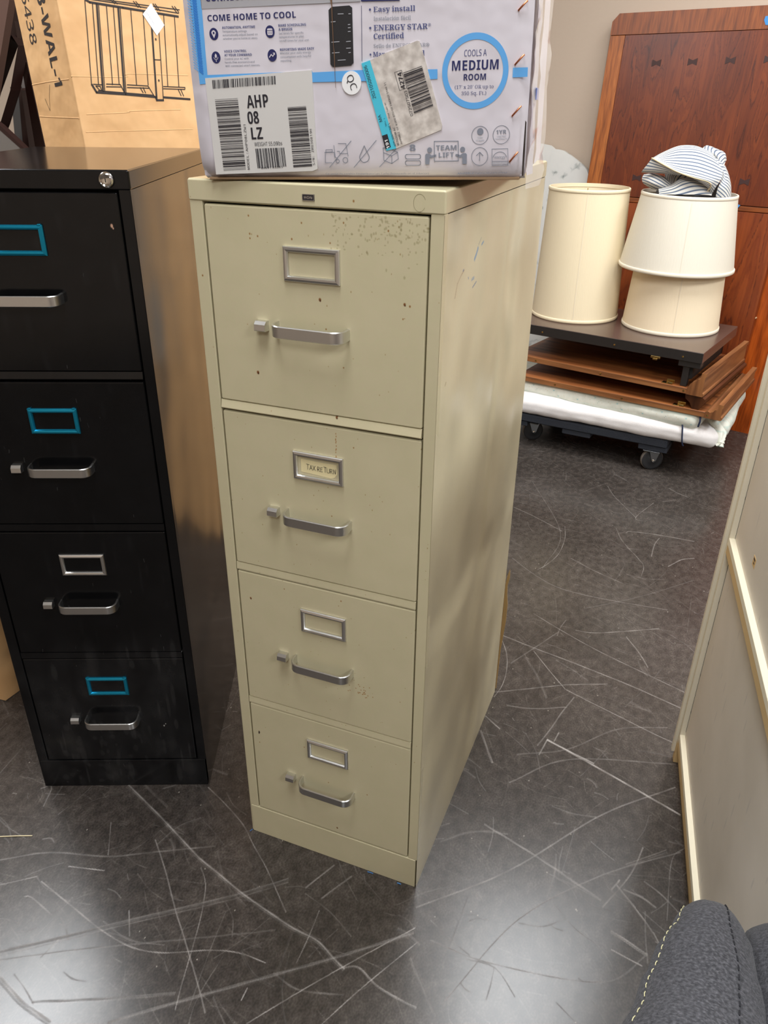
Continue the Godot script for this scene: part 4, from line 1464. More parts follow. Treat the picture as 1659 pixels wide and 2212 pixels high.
	# white cut-outs of the four round icons
	s = begin()
	var c0: Vector2 = V(0.0419, 0.1684)
	poly(s, curve(PackedVector2Array([c0 + V(0, -0.00465), c0 + V(-0.00252, 0.00000), c0 + V(-0.00280, 0.00220), c0 + V(0, 0.00417), c0 + V(0.00280, 0.00220), c0 + V(0.00252, 0.00000), c0 + V(0, -0.00465)]), 3), z + 0.0003)
	c0 = V(0.1169, 0.1685)
	poly(s, rrect(c0 + V(-0.00347, -0.00367), c0 + V(0.00347, 0.00343), 0.0015), z + 0.0003)
	c0 = V(0.0417, 0.1429)
	poly(s, rrect(c0 + V(-0.00146, -0.00098), c0 + V(0.00146, 0.00417), 0.0025), z + 0.0003)
	line(s, arc(c0 + V(0, 0.00010), 0.00269, 0.00255, PI, TAU, 10), 0.00068, z + 0.0003)
	line(s, PackedVector2Array([c0 + V(0, -0.00245), c0 + V(0, -0.00465)]), 0.00081, z + 0.0003)
	c0 = V(0.1176, 0.1431)
	line(s, PackedVector2Array([c0 + V(-0.00364, -0.00196), c0 + V(-0.00112, 0.00098), c0 + V(0.00084, -0.00122), c0 + V(0.00336, 0.00235)]), 0.00099, z + 0.0003)
	line(s, PackedVector2Array([c0 + V(0.00140, 0.00245), c0 + V(0.00347, 0.00245), c0 + V(0.00347, 0.00059)]), 0.00081, z + 0.0003)
	fine(obj("icon_cutouts", s, M.carton, root))
	s = begin()
	c0 = V(0.0420, 0.1695)
	poly(s, arc(c0, 0.00123, 0.00127, 0, TAU, 12), z + 0.0005)
	c0 = V(0.1169, 0.1685)
	line(s, PackedVector2Array([c0 + V(-0.00347, 0.00137), c0 + V(0.00347, 0.00137)]), 0.00050, z + 0.0005)
	for k in 6:
		poly(s, arc(c0 + V((-0.0034 + 0.0034 * (k % 3)) * 0.56, (-0.001 - 0.003 * (k / 3)) * 0.49), 0.00045, 0.00045, 0, TAU, 8), z + 0.0005)
	fine(obj("icon_details", s, M.navy, root))
	# the phone
	s = begin()
	prism(s, PackedVector2Array([V(0.1978, 0.1914), V(0.2198, 0.1919), V(0.2231, 0.1897), V(0.2229, 0.1323), V(0.2197, 0.1295), V(0.1962, 0.1284), V(0.1931, 0.1315), V(0.1937, 0.1883)]), z - 0.0008, z + 0.0001)
	obj("phone_picture", s, M.screen, root)
	s = begin()
	for q: Array in [[V(0.2053, 0.1837), V(0.2122, 0.1837)], [V(0.2031, 0.1354), V(0.2129, 0.1357)], [V(0.1960, 0.1548), V(0.2058, 0.1552)], [V(0.2147, 0.1549), V(0.2202, 0.1551)], [V(0.2144, 0.1479), V(0.2199, 0.1480)], [V(0.2173, 0.1652), V(0.2203, 0.1653)], [V(0.2176, 0.1724), V(0.2202, 0.1726)], [V(0.1962, 0.1434), V(0.2054, 0.1437)], [V(0.2172, 0.1431), V(0.2197, 0.1433)], [V(0.2187, 0.1834), V(0.2212, 0.1834)], [V(0.1963, 0.1758), V(0.2018, 0.1761)], [V(0.2175, 0.1691), V(0.2204, 0.1692)]]:
		line(s, PackedVector2Array([q[0], q[1]]), 0.00068, z + 0.0004)
	fine(obj("phone_print", s, M.pale_grey, root))
	# shipping label
	s = begin()
	prism(s, PackedVector2Array([V(0.0237, 0.1201), V(0.1686, 0.1258), V(0.1697, 0.0125), V(0.1631, 0.0100), V(0.0249, 0.0058)]), z - 0.0008, z + 0.0004)
	var lab := obj("shipping_label", s, M.white_paper, root)
	lab.set_meta("label", "white shipping label with bar codes")
	var y := z + 0.0008
	s = begin()
	bars(s, V(0.0335, 0.1178), V(0.1200, 0.1206), V(0.1197, 0.1113), V(0.0333, 0.1080), 62, y, 3)
	bars(s, V(0.0345, 0.0955), V(0.0367, 0.0106), V(0.0690, 0.0120), V(0.0665, 0.0966), 58, y, 4)
	bars(s, V(0.0849, 0.0372), V(0.1253, 0.0383), V(0.1267, 0.0155), V(0.0859, 0.0134), 30, y, 5)
	bars(s, V(0.1337, 0.0851), V(0.1365, 0.0143), V(0.1626, 0.0157), V(0.1586, 0.0860), 52, y, 6)
	fine(obj("bar_code", s, M.ink, lab))
	s = begin()
	txt(s, "AHP", sansb, V(0.0786, 0.0848), V(0.1083, 0.0860), 0.01450, y)
	txt(s, "08", sansb, V(0.0780, 0.0664), V(0.0937, 0.0670), 0.01450, y)
	txt(s, "LZ", sansb, V(0.0811, 0.0482), V(0.0972, 0.0487), 0.01410, y)
	txt(s, "WEIGHT 55.09lbs", sans, V(0.0842, 0.0400), V(0.1230, 0.0411), 0.00470, y)
	txt(s, "MODEL:AHP08LZW1", mono, V(0.0747, 0.0118), V(0.0742, 0.0660), 0.00310, y)
	txt(s, "S/N: ZR030819H", mono, V(0.1667, 0.0171), V(0.1645, 0.0597), 0.00290, y)
	txt(s, "84691 85385", sans, V(0.0909, 0.0124), V(0.1216, 0.0138), 0.00230, y)
	fine(obj("label_lettering", s, M.ink, lab))
	# QC sticker
	s = begin()
	prism(s, arc(V(0.2197, 0.1106), 0.0124, 0.0130, 0, TAU, 40), z - 0.0008, z + 0.0006)
	var qc := obj("round_sticker", s, M.sticker, root)
	s = begin()
	txt(s, "QC", sans, V(0.2132, 0.1174), V(0.2194, 0.1019), 0.0085, z + 0.0010)
	obj("sticker_lettering", s, M.ink, qc)
	# marbled price label with a cyan edge
	s = begin()
	prism(s, PackedVector2Array([V(0.2441, 0.1341), V(0.2630, 0.1412), V(0.3029, 0.1531), V(0.3057, 0.1524), V(0.3123, 0.1343), V(0.3347, 0.0617), V(0.3338, 0.0568), V(0.2759, 0.0359)]), z - 0.0008, z + 0.0007)
	var pl := obj("price_label", s, M.marbled, root)
	pl.set_meta("label", "slanted mottled label with a cyan strip")
	s = begin()
	prism(s, PackedVector2Array([V(0.2330, 0.1312), V(0.2441, 0.1344), V(0.2762, 0.0362), V(0.2633, 0.0336)]), z - 0.0008, z + 0.0008)
	obj("cyan_strip", s, M.cyan, pl)
	s = begin()
	y = z + 0.0012
	bars(s, V(0.2855, 0.1199), V(0.2996, 0.0750), V(0.3235, 0.0833), V(0.3088, 0.1267), 40, y, 7)
	txt(s, "202105060006", sans, V(0.2510, 0.0934), V(0.2398, 0.1293), 0.00410, y)
	txt(s, "MA", sans, V(0.2586, 0.0674), V(0.2563, 0.0751), 0.00375, y)
	txt(s, "072507503", sans, V(0.2984, 0.0733), V(0.2901, 0.1011), 0.00370, y)
	txt(s, "4274", sansb, V(0.2886, 0.1034), V(0.2831, 0.1214), 0.00525, y)
	line(s, PackedVector2Array([V(0.2749, 0.1206), V(0.2834, 0.1229), V(0.2901, 0.1037), V(0.2812, 0.1010)]), 0.00043, y, true)
	txt(s, "APPLIAN/HOME L", sans, V(0.2765, 0.0389), V(0.2680, 0.0657), 0.00275, y)
	txt(s, "WINDOW AC", sans, V(0.2805, 0.0397), V(0.2746, 0.0611), 0.00275, y)
	txt(s, "AHP08LZ  GE 8,000 BTU GE ENERGY STAR 11", sans, V(0.2845, 0.0415), V(0.2635, 0.1101), 0.00230, y)
	txt(s, "SKU. 1", sans, V(0.2643, 0.0619), V(0.2620, 0.0708), 0.00180, y)
	txt(s, "Prod Type: RF", sans, V(0.2687, 0.0711), V(0.2632, 0.0885), 0.00180, y)
	poly(s, PackedVector2Array([V(0.2577, 0.0509), V(0.2648, 0.0529), V(0.2692, 0.0379), V(0.2621, 0.0358)]), y)
	fine(obj("price_lettering", s, M.ink, pl))
	s = begin()
	txt(s, "191", sansb, V(0.2679, 0.0368), V(0.2650, 0.0466), 0.00400, y + 0.0003)
	obj("price_number", s, M.sticker, pl)

# ------------------------------------------------------------------ the tall brown carton
func tall_carton() -> void:
	var root := thing("carton", "tall brown flat-pack carton printed with a line drawing behind the black cabinet", "carton")
	root.transform = Transform3D(Basis(W(0.39147, 0.00688, -0.92017), W(-0.07648, 0.99676, -0.02508), W(0.91701, 0.08019, 0.39072)), W(-0.67507, 0.00000, -0.66498))
	var s := begin()
	bx(s, W(0, 0.012, -0.226), W(0.95, 1.95, 0), 0.004)
	obj("box", s, M.cardboard, root)
	var lt := Transform3D(Basis(W(0, 0, 1), W(0, 1, 0), W(-1, 0, 0)), Vector3.ZERO)
	# creases pressed into the board
	s = begin()
	for q: Array in [[V(0.0012, 1.4695), V(0.1429, 1.4705), V(0.1552, 1.4777), V(0.3262, 1.4777)], [V(0.0216, 1.3882), V(0.1331, 1.3916), V(0.1406, 1.3946), V(0.2886, 1.3972)], [V(0.0112, 1.3494), V(0.0767, 1.3497), V(0.3181, 1.3499)]]:
		var p := []
		for v: Vector2 in curve(PackedVector2Array(q), 5):
			p.append(W(v.x, v.y, -0.0006))
		tube(s, p, 0.0013, 8)
	for q: Array in [[V(-0.2231, 1.4706), V(-0.1214, 1.4691), V(-0.0118, 1.4646)], [V(-0.2192, 1.3980), V(-0.1281, 1.3903), V(-0.0015, 1.3805)]]:
		var p := []
		for v: Vector2 in curve(PackedVector2Array(q), 5):
			p.append(lt * W(v.x, v.y, -0.0006))
		tube(s, p, 0.0013, 8)
	fine(obj("crease", s, M.cardboard, root))
	s = begin()
	txt(s, "B-WAL-1", sansb, V(-0.0949, 1.6516), V(-0.0934, 1.4552), 0.0420, 0.0006)
	txt(s, "5438", sans, V(-0.1786, 1.6614), V(-0.1807, 1.5548), 0.0380, 0.0006)
	line(s, PackedVector2Array([V(-0.1215, 1.4624), V(-0.1364, 1.4392), V(-0.1497, 1.4070), V(-0.1640, 1.4345)]), 0.0012, 0.0006)
	var o := fine(obj("stencilled_lettering", s, M.card_ink, root))
	o.transform = lt
	# the drawing: a slatted bunk ladder frame
	s = begin()
	var thick := 0.0048
	var thin := 0.0021
	for q: Array in [
		[thick, V(0.0746, 1.6289), V(0.0830, 1.6251), V(0.1679, 1.6197), V(0.3213, 1.6101)], [thin, V(0.0859, 1.6312), V(0.2022, 1.6256), V(0.3245, 1.6176)], [thin, V(0.0820, 1.6344), V(0.2367, 1.6286), V(0.3278, 1.6253)],
		[thin, V(0.0715, 1.6287), V(0.0489, 1.4526)], [thin, V(0.0893, 1.6226), V(0.0673, 1.4533)], [thick, V(0.1001, 1.6223), V(0.0759, 1.4396)], [thin, V(0.1047, 1.6216), V(0.0807, 1.4391)], [thin, V(0.1247, 1.6204), V(0.1045, 1.4532)], [thin, V(0.1425, 1.6198), V(0.1225, 1.4535)],
		[thick, V(0.1551, 1.6179), V(0.1331, 1.4368)], [thin, V(0.1601, 1.6172), V(0.1376, 1.4360)], [thin, V(0.1883, 1.6164), V(0.1708, 1.4541)], [thin, V(0.2216, 1.6144), V(0.2035, 1.4539)], [thick, V(0.2430, 1.6121), V(0.2216, 1.4197)], [thin, V(0.2625, 1.6119), V(0.2411, 1.4197)], [thin, V(0.2792, 1.6111), V(0.2605, 1.4518)], [thin, V(0.3103, 1.6092), V(0.2935, 1.4510)],
		[thick, V(0.0499, 1.4526), V(0.0584, 1.4362), V(0.1355, 1.4324), V(0.2208, 1.4267)], [thick, V(0.2424, 1.4262), V(0.3220, 1.4218)], [thin, V(0.0539, 1.4537), V(0.0763, 1.4529)], [thin, V(0.0637, 1.4400), V(0.2145, 1.4309)], [thin, V(0.0884, 1.4546), V(0.1253, 1.4540)], [thin, V(0.0871, 1.4488), V(0.1265, 1.4487)], [thin, V(0.1444, 1.4537), V(0.2027, 1.4517)], [thin, V(0.1432, 1.4477), V(0.2053, 1.4467)], [thin, V(0.2472, 1.4511), V(0.3116, 1.4495), V(0.3107, 1.4449), V(0.2462, 1.4460)],
		[thin, V(0.0595, 1.4500), V(0.0678, 1.4408), V(0.0728, 1.4401), V(0.0707, 1.4496), V(0.0595, 1.4500)], [thin, V(0.1259, 1.4535), V(0.1331, 1.4368)], [thin, V(0.1793, 1.4481), V(0.1856, 1.4363)], [thin, V(0.1880, 1.4482), V(0.1925, 1.4358)], [thin, V(0.2901, 1.4447), V(0.2966, 1.4299)], [thin, V(0.2982, 1.4442), V(0.3040, 1.4293)], [thin, V(0.2027, 1.4517), V(0.2212, 1.4197)], [thick, V(0.2212, 1.4194), V(0.2410, 1.4194)], [thin, V(0.2319, 1.5111), V(0.2500, 1.5111)],
		[thin, V(0.1384, 1.6334), V(0.1482, 1.6265)], [thin, V(0.1449, 1.6338), V(0.1546, 1.6265)], [thin, V(0.1992, 1.6351), V(0.2101, 1.6230)], [thin, V(0.2059, 1.6350), V(0.2169, 1.6229)], [thin, V(0.2532, 1.6336), V(0.2644, 1.6200)], [thin, V(0.2591, 1.6335), V(0.2703, 1.6195)], [thin, V(0.3074, 1.6320), V(0.3192, 1.6181)], [thin, V(0.3146, 1.6319), V(0.3249, 1.6198)]]:
		var p: PackedVector2Array = []
		for e in range(1, q.size()):
			p.append(q[e])
		line(s, p, q[0], 0.0008)
	for c: Vector2 in [V(0.2459, 1.5565), V(0.2366, 1.4646)]:
		poly(s, arc(c, 0.002, 0.003, 0, TAU, 10), 0.0008)
	fine(obj("line_drawing", s, M.card_ink, root))
	s = begin()
	prism(s, PackedVector2Array([V(0.2474, 1.6337), V(0.2763, 1.5888), V(0.2503, 1.5648), V(0.2191, 1.6090)]), 0.0, 0.0014)
	var tg := obj("white_tag", s, M.sticker, root)
	s = begin()
	txt(s, "224-6015FL", sans, V(0.2277, 1.6143), V(0.2457, 1.5872), 0.0052, 0.0018)
	obj("tag_lettering", s, M.pale_grey, tg)

# ------------------------------------------------------------------ oak boards
func oak_boards() -> void:
	var root := thing("wooden_board", "large reddish oak board with dark bow-tie keys leaning on the back wall", "wooden board")
	root.transform = Transform3D(Basis(W(0.95947, 0.00000, 0.28183), W(0.02814, 0.99500, -0.09579), W(-0.28042, 0.09983, 0.95467)), W(0.05755, 0.00000, -3.20000))
	var wd := 0.9370
	var ht := 1.8009
	var seam: float = 1.012
	var s := begin()
	bx(s, W(0.074, 0.0, -0.034), W(wd, seam - 0.013, 0.0), 0.0015)
	obj("lower_panel", s, M.oak_lower, root)
	s = begin()
	bx(s, W(0.074, seam + 0.013, -0.034), W(wd, ht - 0.088, 0.0), 0.0015)
	obj("upper_panel", s, M.oak, root)
	s = begin()
	bx(s, W(0.070, seam - 0.0115, -0.034), W(wd, seam + 0.0115, -0.002), 0.003, Transform3D.IDENTITY, 0)
	obj("seam_moulding", s, M.oak_rail, root)
	s = begin()
	bx(s, W(0.0, 0.0, -0.034), W(0.0735, ht - 0.088, 0.0), 0.002)
	obj("stile", s, M.oak_stile, root)
	s = begin()
	prism(s, PackedVector2Array([V(0.0, ht - 0.0865), V(wd, ht - 0.0865), V(wd, ht), V(0.030, ht), V(0.0, ht - 0.032)]), -0.036, 0.0015, Transform3D.IDENTITY)
	obj("top_rail", s, M.oak_rail, root)
	for c: Vector2 in [V(0.2467, 1.5966), V(0.4116, 1.5984), V(0.5759, 1.6009), V(0.7360, 1.6022), V(0.2535, 1.1118), V(0.7514, 1.1226)]:
		s = begin()
		var w := 0.021
		var h := 0.0145
		prism(s, PackedVector2Array([c + V(-w, -h), c + V(0, -h * 0.42), c + V(w, -h), c + V(w, h), c + V(0, h * 0.42), c + V(-w, h)]), -0.002, 0.0012)
		obj("butterfly_key", s, M.walnut_key, root)
	s = begin()
	var b: Vector2 = V(0.6933, 1.7489)
	prism(s, PackedVector2Array([b + V(-0.014, -0.002), b + V(-0.004, -0.02), b + V(0.03, -0.022), b + V(0.03, 0.014), b + V(-0.012, 0.012)]), 0.001, 0.003)
	obj("blue_tape", s, M.blue_tape, root)
	s = begin()
	b = V(0.7463, 1.0196)
	prism(s, PackedVector2Array([b + V(-0.012, -0.008), b + V(0.004, -0.006), b + V(0.012, 0.006), b + V(-0.004, 0.010)]), 0.0, 0.003)
	obj("blue_tape", s, M.blue_tape, root)
	# the second board, to the right and behind
	var r2 := thing("wooden_board", "orange-brown board edge standing behind the right side of the big oak board", "wooden board")
	r2.transform = root.transform * Transform3D(Basis.IDENTITY, W(wd - 0.10, 0.0, -0.038))
	s = begin()
	bx(s, W(0.0, 0.0, -0.018), W(0.40, 1.42, 0.0), 0.003)
	obj("panel", s, M.orange_oak, r2)
	s = begin()
	lathe(s, PackedVector2Array([V(0.0045, 0), V(0.0045, 0.022), V(0.003, 0.026), V(0, 0.026)]), 12, Transform3D(Basis(Vector3.RIGHT, PI / 2), W(0.0979, 0.5485, 0.0)))
	obj("dowel_peg", s, mat(rgb8(205, 180, 140), 0.6), r2)

func marble_slab() -> void:
	var t := Transform3D(Basis(W(0.95947, 0.00000, 0.28183), W(0.02814, 0.99500, -0.09579), W(-0.28042, 0.09983, 0.95467)), W(-0.21627, -0.00199, -3.33228))
	var s := begin()
	var p := PackedVector2Array([V(0.2947, 0.0200), V(0.2847, 1.0728), V(0.2845, 1.1010), V(0.2674, 1.1314), V(0.2405, 1.1533), V(0.2048, 1.1746), V(0.1623, 1.1965), V(0.1226, 1.2154), V(0.0932, 1.2197), V(0.0693, 1.2210), V(0.0573, 1.2292), V(0.0426, 1.2374), V(-0.0119, 1.2442), V(-0.1156, 1.2451), V(-0.2247, 1.2257), V(-0.3003, 1.1911), V(-0.3398, 1.1386), V(-0.3467, 1.0610), V(-0.3567, 0.0200)])
	prism(s, p, -0.02, 0.0, t, true)
	var o := obj("stone_tabletop", s, M.marble)
	tag(o, "pale grey veined stone slab leaning on the wall left of the oak board", "stone slab")

# ------------------------------------------------------------------ dolly and its load
func dolly_load() -> void:
	var fr := Transform3D(Basis(Vector3.UP, -0.243), W(0.77, 0, -2.264))
	# dolly
	var d := thing("moving_dolly", "low black carpeted moving dolly on casters under the cushions", "dolly")
	var fd := Transform3D(Basis(Vector3.UP, -0.135), W(0.775, 0, -2.268))
	d.transform = fd
	var s := begin()
	bx(s, W(-0.80, 0.122, -0.60), W(-0.075, 0.158, 0.0), 0.006)
	obj("deck", s, M.carpet, d)
	for q: Array in [[-0.535, -0.405], [-0.195, -0.072], [-0.80, -0.70]]:
		s = begin()
		bx(s, W(q[0], 0.098, -0.10), W(q[1], 0.1225, -0.006), 0.004)
		obj("cleat", s, M.carpet, d)
	for q: Vector2 in [V(-0.135, -0.045), V(-0.70, -0.10), V(-0.16, -0.52), V(-0.70, -0.52)]:
		s = begin()
		bx(s, W(q.x - 0.035, 0.093, q.y - 0.04), W(q.x + 0.035, 0.098, q.y + 0.04), 0.001)
		var pl := obj("caster_plate", s, M.steel, d)
		var tw := Transform3D(Basis(Vector3.UP, 0.55), W(q.x, 0, q.y))
		s = begin()
		for sd: float in [-1.0, 1.0]:
			prism(s, PackedVector2Array([V(-0.022, 0.093), V(0.026, 0.093), V(0.012, 0.046), V(0.004, 0.040), V(-0.006, 0.046)]), sd * 0.019 - 0.0012, sd * 0.019 + 0.0012, tw)
		obj("caster_fork", s, M.steel, d)
		s = begin()
		lathe(s, PackedVector2Array([V(0.0, -0.0135), V(0.016, -0.0135), V(0.018, -0.0115), V(0.038, -0.0115), V(0.0455, -0.0105), V(0.0478, -0.006), V(0.0478, 0.006), V(0.0455, 0.0105), V(0.038, 0.0115), V(0.018, 0.0115), V(0.016, 0.0135), V(0.0, 0.0135)]), 28, tw * Transform3D(Basis(Vector3.RIGHT, PI / 2), W(0, 0.048, 0)))
		var wh := obj("caster_wheel", s, M.rubber, d)
		s = begin()
		lathe(s, PackedVector2Array([V(0.0462, -0.0098), V(0.0482, -0.006), V(0.0482, 0.006), V(0.0462, 0.0098)]), 28, tw * Transform3D(Basis(Vector3.RIGHT, PI / 2), W(0, 0.0482, 0)))
		obj("caster_tread", s, M.tread, d)
		s = begin()
		lathe(s, PackedVector2Array([V(0.005, -0.024), V(0.006, -0.023), V(0.006, 0.023), V(0.005, 0.024), V(0, 0.024)]), 8, tw * Transform3D(Basis(Vector3.RIGHT, PI / 2), W(0, 0.048, 0)))
		obj("axle_bolt", s, M.chrome, d)
	# lower cushion: white fleece front, floral cover on its right side
	var c := thing("cushion", "white fleece-fronted cushion lying lowest on the dolly, tied with navy cord", "cushion")
	c.transform = fd
	s = begin()
	pillow(s, W(-0.95, 0.158, -0.60), W(0.115, 0.240, 0.010), 0.034, 0.007, 3)
	obj("fleece_cover", s, M.fleece, c)
	s = begin()
	pillow(s, W(0.050, 0.172, -0.66), W(0.142, 0.252, -0.085), 0.036, 0.008, 5)
	obj("floral_side", s, M.floral, c)
	s = begin()
	# gathered corner of the cover
	for k in 5:
		var a := k / 4.0
		tube(s, [W(0.055 + 0.016 * a, 0.258 - 0.010 * a, -0.10 + 0.02 * a), W(0.10 + 0.012 * a, 0.246 - 0.014 * a, -0.055 + 0.012 * a), W(0.128, 0.222 - 0.014 * k, -0.045 + 0.004 * k), W(0.132 - 0.004 * k, 0.190 - 0.008 * a, -0.035 + 0.006 * k)], [0.010, 0.015, 0.014, 0.007], 8)
	obj("gathered_corner", s, M.floral, c)
	s = begin()
	var band := []
	for k in 13:
		var a := PI * k / 12.0
		band.append(W(-0.032 + 0.020 * (k / 12.0), 0.199 + 0.045 * cos(a) , 0.002 + 0.0125 * sin(a)))
	tube(s, band, 0.0035, 6)
	obj("navy_cord", s, M.navy_cord, c)
	var c2 := thing("cushion", "pale floral cushion on top of the white fleece cushion, under the walnut trays", "cushion")
	c2.transform = fr
	s = begin()
	pillow(s, W(-0.95, 0.222, -0.62), W(0.040, 0.304, 0.008), 0.040, 0.006, 9)
	obj("cover", s, M.floral, c2)
	s = begin()
	tube(s, [W(0.036, 0.298, 0.0), W(0.040, 0.275, 0.006), W(0.036, 0.250, 0.002)], 0.004, 6)
	obj("navy_cord", s, M.navy_cord, c2)
	# walnut trays with moulded sides
	tray(fr, 0, "lower walnut cornice tray, the wider one resting on the floral cushion", W(0.118, 0.295, 0.004), 0.90, 0.066)
	tray(fr, 1, "upper walnut cornice tray with a deep moulded side, under the black tabletop", W(0.030, 0.377, 0.006), 0.86, 0.096)
	# the dark tabletop
	var t := thing("tabletop", "dark brown laminate tabletop with black edges carrying the lamp shades", "tabletop")
	t.transform = fr
	s = begin()
	bx(s, W(-0.86, 0.507, -0.535), W(0.0, 0.550, 0.0), 0.002)
	obj("top", s, M.brown_top, t)
	s = begin()
	bx(s, W(-0.86, 0.508, -0.002), W(-0.001, 0.5485, 0.0012), 0.0008)
	obj("front_edging", s, M.black_wood, t)
	s = begin()
	bx(s, W(-0.86, 0.430, -0.50), W(-0.035, 0.5075, -0.47), 0.002)
	bx(s, W(-0.060, 0.430, -0.50), W(-0.035, 0.5075, -0.03), 0.002)
	obj("apron", s, M.black_wood, t)
	s = begin()
	bx(s, W(-0.092, 0.484, -0.045), W(-0.004, 0.5075, -0.004), 0.002)
	obj("corner_block", s, M.black_wood, t)
	s = begin()
	bx(s, W(-0.072, 0.402, -0.036), W(-0.046, 0.486, -0.010), 0.002)
	obj("leg", s, M.black_wood, t)
	for x: float in [-0.693, -0.362, -0.077]:
		s = begin()
		lathe(s, PackedVector2Array([V(0.0042, 0), V(0.0038, 0.0016), V(0.0, 0.002)]), 10, Transform3D(Basis(Vector3.RIGHT, PI / 2), W(x, 0.524, 0.0012)))
		obj("brass_screw", s, M.brass, t)
	s = begin()
	bx(s, W(-0.205, 0.498, -0.012), W(-0.165, 0.508, 0.004), 0.002)
	bx(s, W(-0.195, 0.492, -0.004), W(-0.175, 0.500, 0.007), 0.002)
	obj("brass_catch", s, M.brass, t)

func tray(fr: Transform3D, n: int, label: String, at: Vector3, len: float, sh: float) -> void:
	var t := thing("cornice_tray", label, "tray", Vector3.ZERO, 0.0, "walnut cornice trays")
	t.transform = fr * Transform3D(Basis(Vector3.UP, 0.02 - 0.045 * n), at)
	var s := begin()
	bx(s, W(-len, 0.0, -0.60), W(-0.03, 0.024, 0.0), 0.0015, Transform3D.IDENTITY, 0)
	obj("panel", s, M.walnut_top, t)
	s = begin()
	bx(s, W(-len, 0.001, -0.004), W(-0.03, 0.023, 0.0015), 0.001, Transform3D.IDENTITY, 0)
	obj("front_edge", s, M.walnut, t)
	# side moulding: profile in x,y run along z, stepped scroll on the inside
	s = begin()
	var prof := PackedVector2Array([V(-0.066, 0.0), V(-0.002, 0.0), V(0.002, 0.004), V(0.001, 0.012), V(-0.004, 0.016), V(-0.004, sh - 0.016), V(0.0, sh - 0.013), V(0.0, sh), V(-0.020, sh), V(-0.020, sh - 0.024), V(-0.030, sh - 0.026), V(-0.036, sh - 0.036), V(-0.048, sh - 0.040), V(-0.056, 0.046 if sh > 0.08 else 0.030), V(-0.066, 0.0245)])
	prism(s, prof, -0.62, 0.003)
	obj("side_moulding", s, M.walnut, t)
	if n == 1:
		s = begin()
		prism(s, PackedVector2Array([V(-0.070, 0.0), V(-0.066, -0.02), V(-0.046, -0.034), V(-0.034, -0.056), V(-0.008, -0.058), V(-0.002, -0.046), V(0.012, -0.018), V(0.010, -0.010), V(0.0, -0.004), V(0.0, 0.0)]), -0.63, -0.004)
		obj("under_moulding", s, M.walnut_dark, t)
	for x: float in ([-0.716, -0.410, -0.055] if n == 0 else [-0.745, -0.436, -0.078]):
		s = begin()
		lathe(s, PackedVector2Array([V(0.0048, 0), V(0.0044, 0.0016), V(0.0, 0.002)]), 10, Transform3D(Basis(Vector3.RIGHT, PI / 2), W(x, 0.012, 0.0015)))
		obj("brass_screw", s, M.brass, t)
	s = begin()
	var cx := -0.145 if n == 1 else -0.17
	bx(s, W(cx - 0.030, 0.0235, -0.030), W(cx + 0.014, 0.027, -0.004), 0.001)
	bx(s, W(cx - 0.014, 0.026, -0.026), W(cx + 0.018, 0.040, -0.022), 0.001)
	bx(s, W(cx - 0.004, 0.026, -0.014), W(cx + 0.016, 0.034, -0.003), 0.001)
	obj("brass_catch", s, M.brass, t)

# a stuffed cushion: a box with fully rounded edges and soft lumps
func pillow(s: SurfaceTool, lo: Vector3, hi: Vector3, r: float, lump: float, seed_: int) -> void:
	var n := noise(2.2, 3, seed_)
	var c := (lo + hi) / 2.0
	var h := (hi - lo) / 2.0
	var dirs := [[W(1, 0, 0), W(0, 1, 0), W(0, 0, 1)], [W(-1, 0, 0), W(0, 1, 0), W(0, 0, -1)], [W(0, 1, 0), W(1, 0, 0), W(0, 0, -1)], [W(0, -1, 0), W(1, 0, 0), W(0, 0, 1)], [W(0, 0, 1), W(1, 0, 0), W(0, 1, 0)], [W(0, 0, -1), W(-1, 0, 0), W(0, 1, 0)]]
	for f: Array in dirs:
		var rows := []
		var nu := 40
		var nv := 40
		for i in nv + 1:
			var row: PackedVector3Array = []
			for j in nu + 1:
				# closer steps near the edges
				var a := sin((float(j) / nu - 0.5) * PI)
				var b := sin((float(i) / nv - 0.5) * PI)
				var p: Vector3 = f[0] + f[1] * a + f[2] * b
				var q := Vector3(p.x * h.x, p.y * h.y, p.z * h.z)
				var inn := Vector3(clampf(q.x, -h.x + r, h.x - r), clampf(q.y, -h.y + r, h.y - r), clampf(q.z, -h.z + r, h.z - r))
				var d := q - inn
				var o := inn + d.normalized() * r if d.length() > 0.0001 else q
				var w := c + o
				row.append(w + d.normalized() * lump * n.get_noise_3d(w.x * 2.0, w.y * 3.0, w.z * 2.0))
			rows.append(row)
		sheet(s, rows, [], (f[1] as Vector3).cross(f[2]).dot(f[0]) < 0.0)

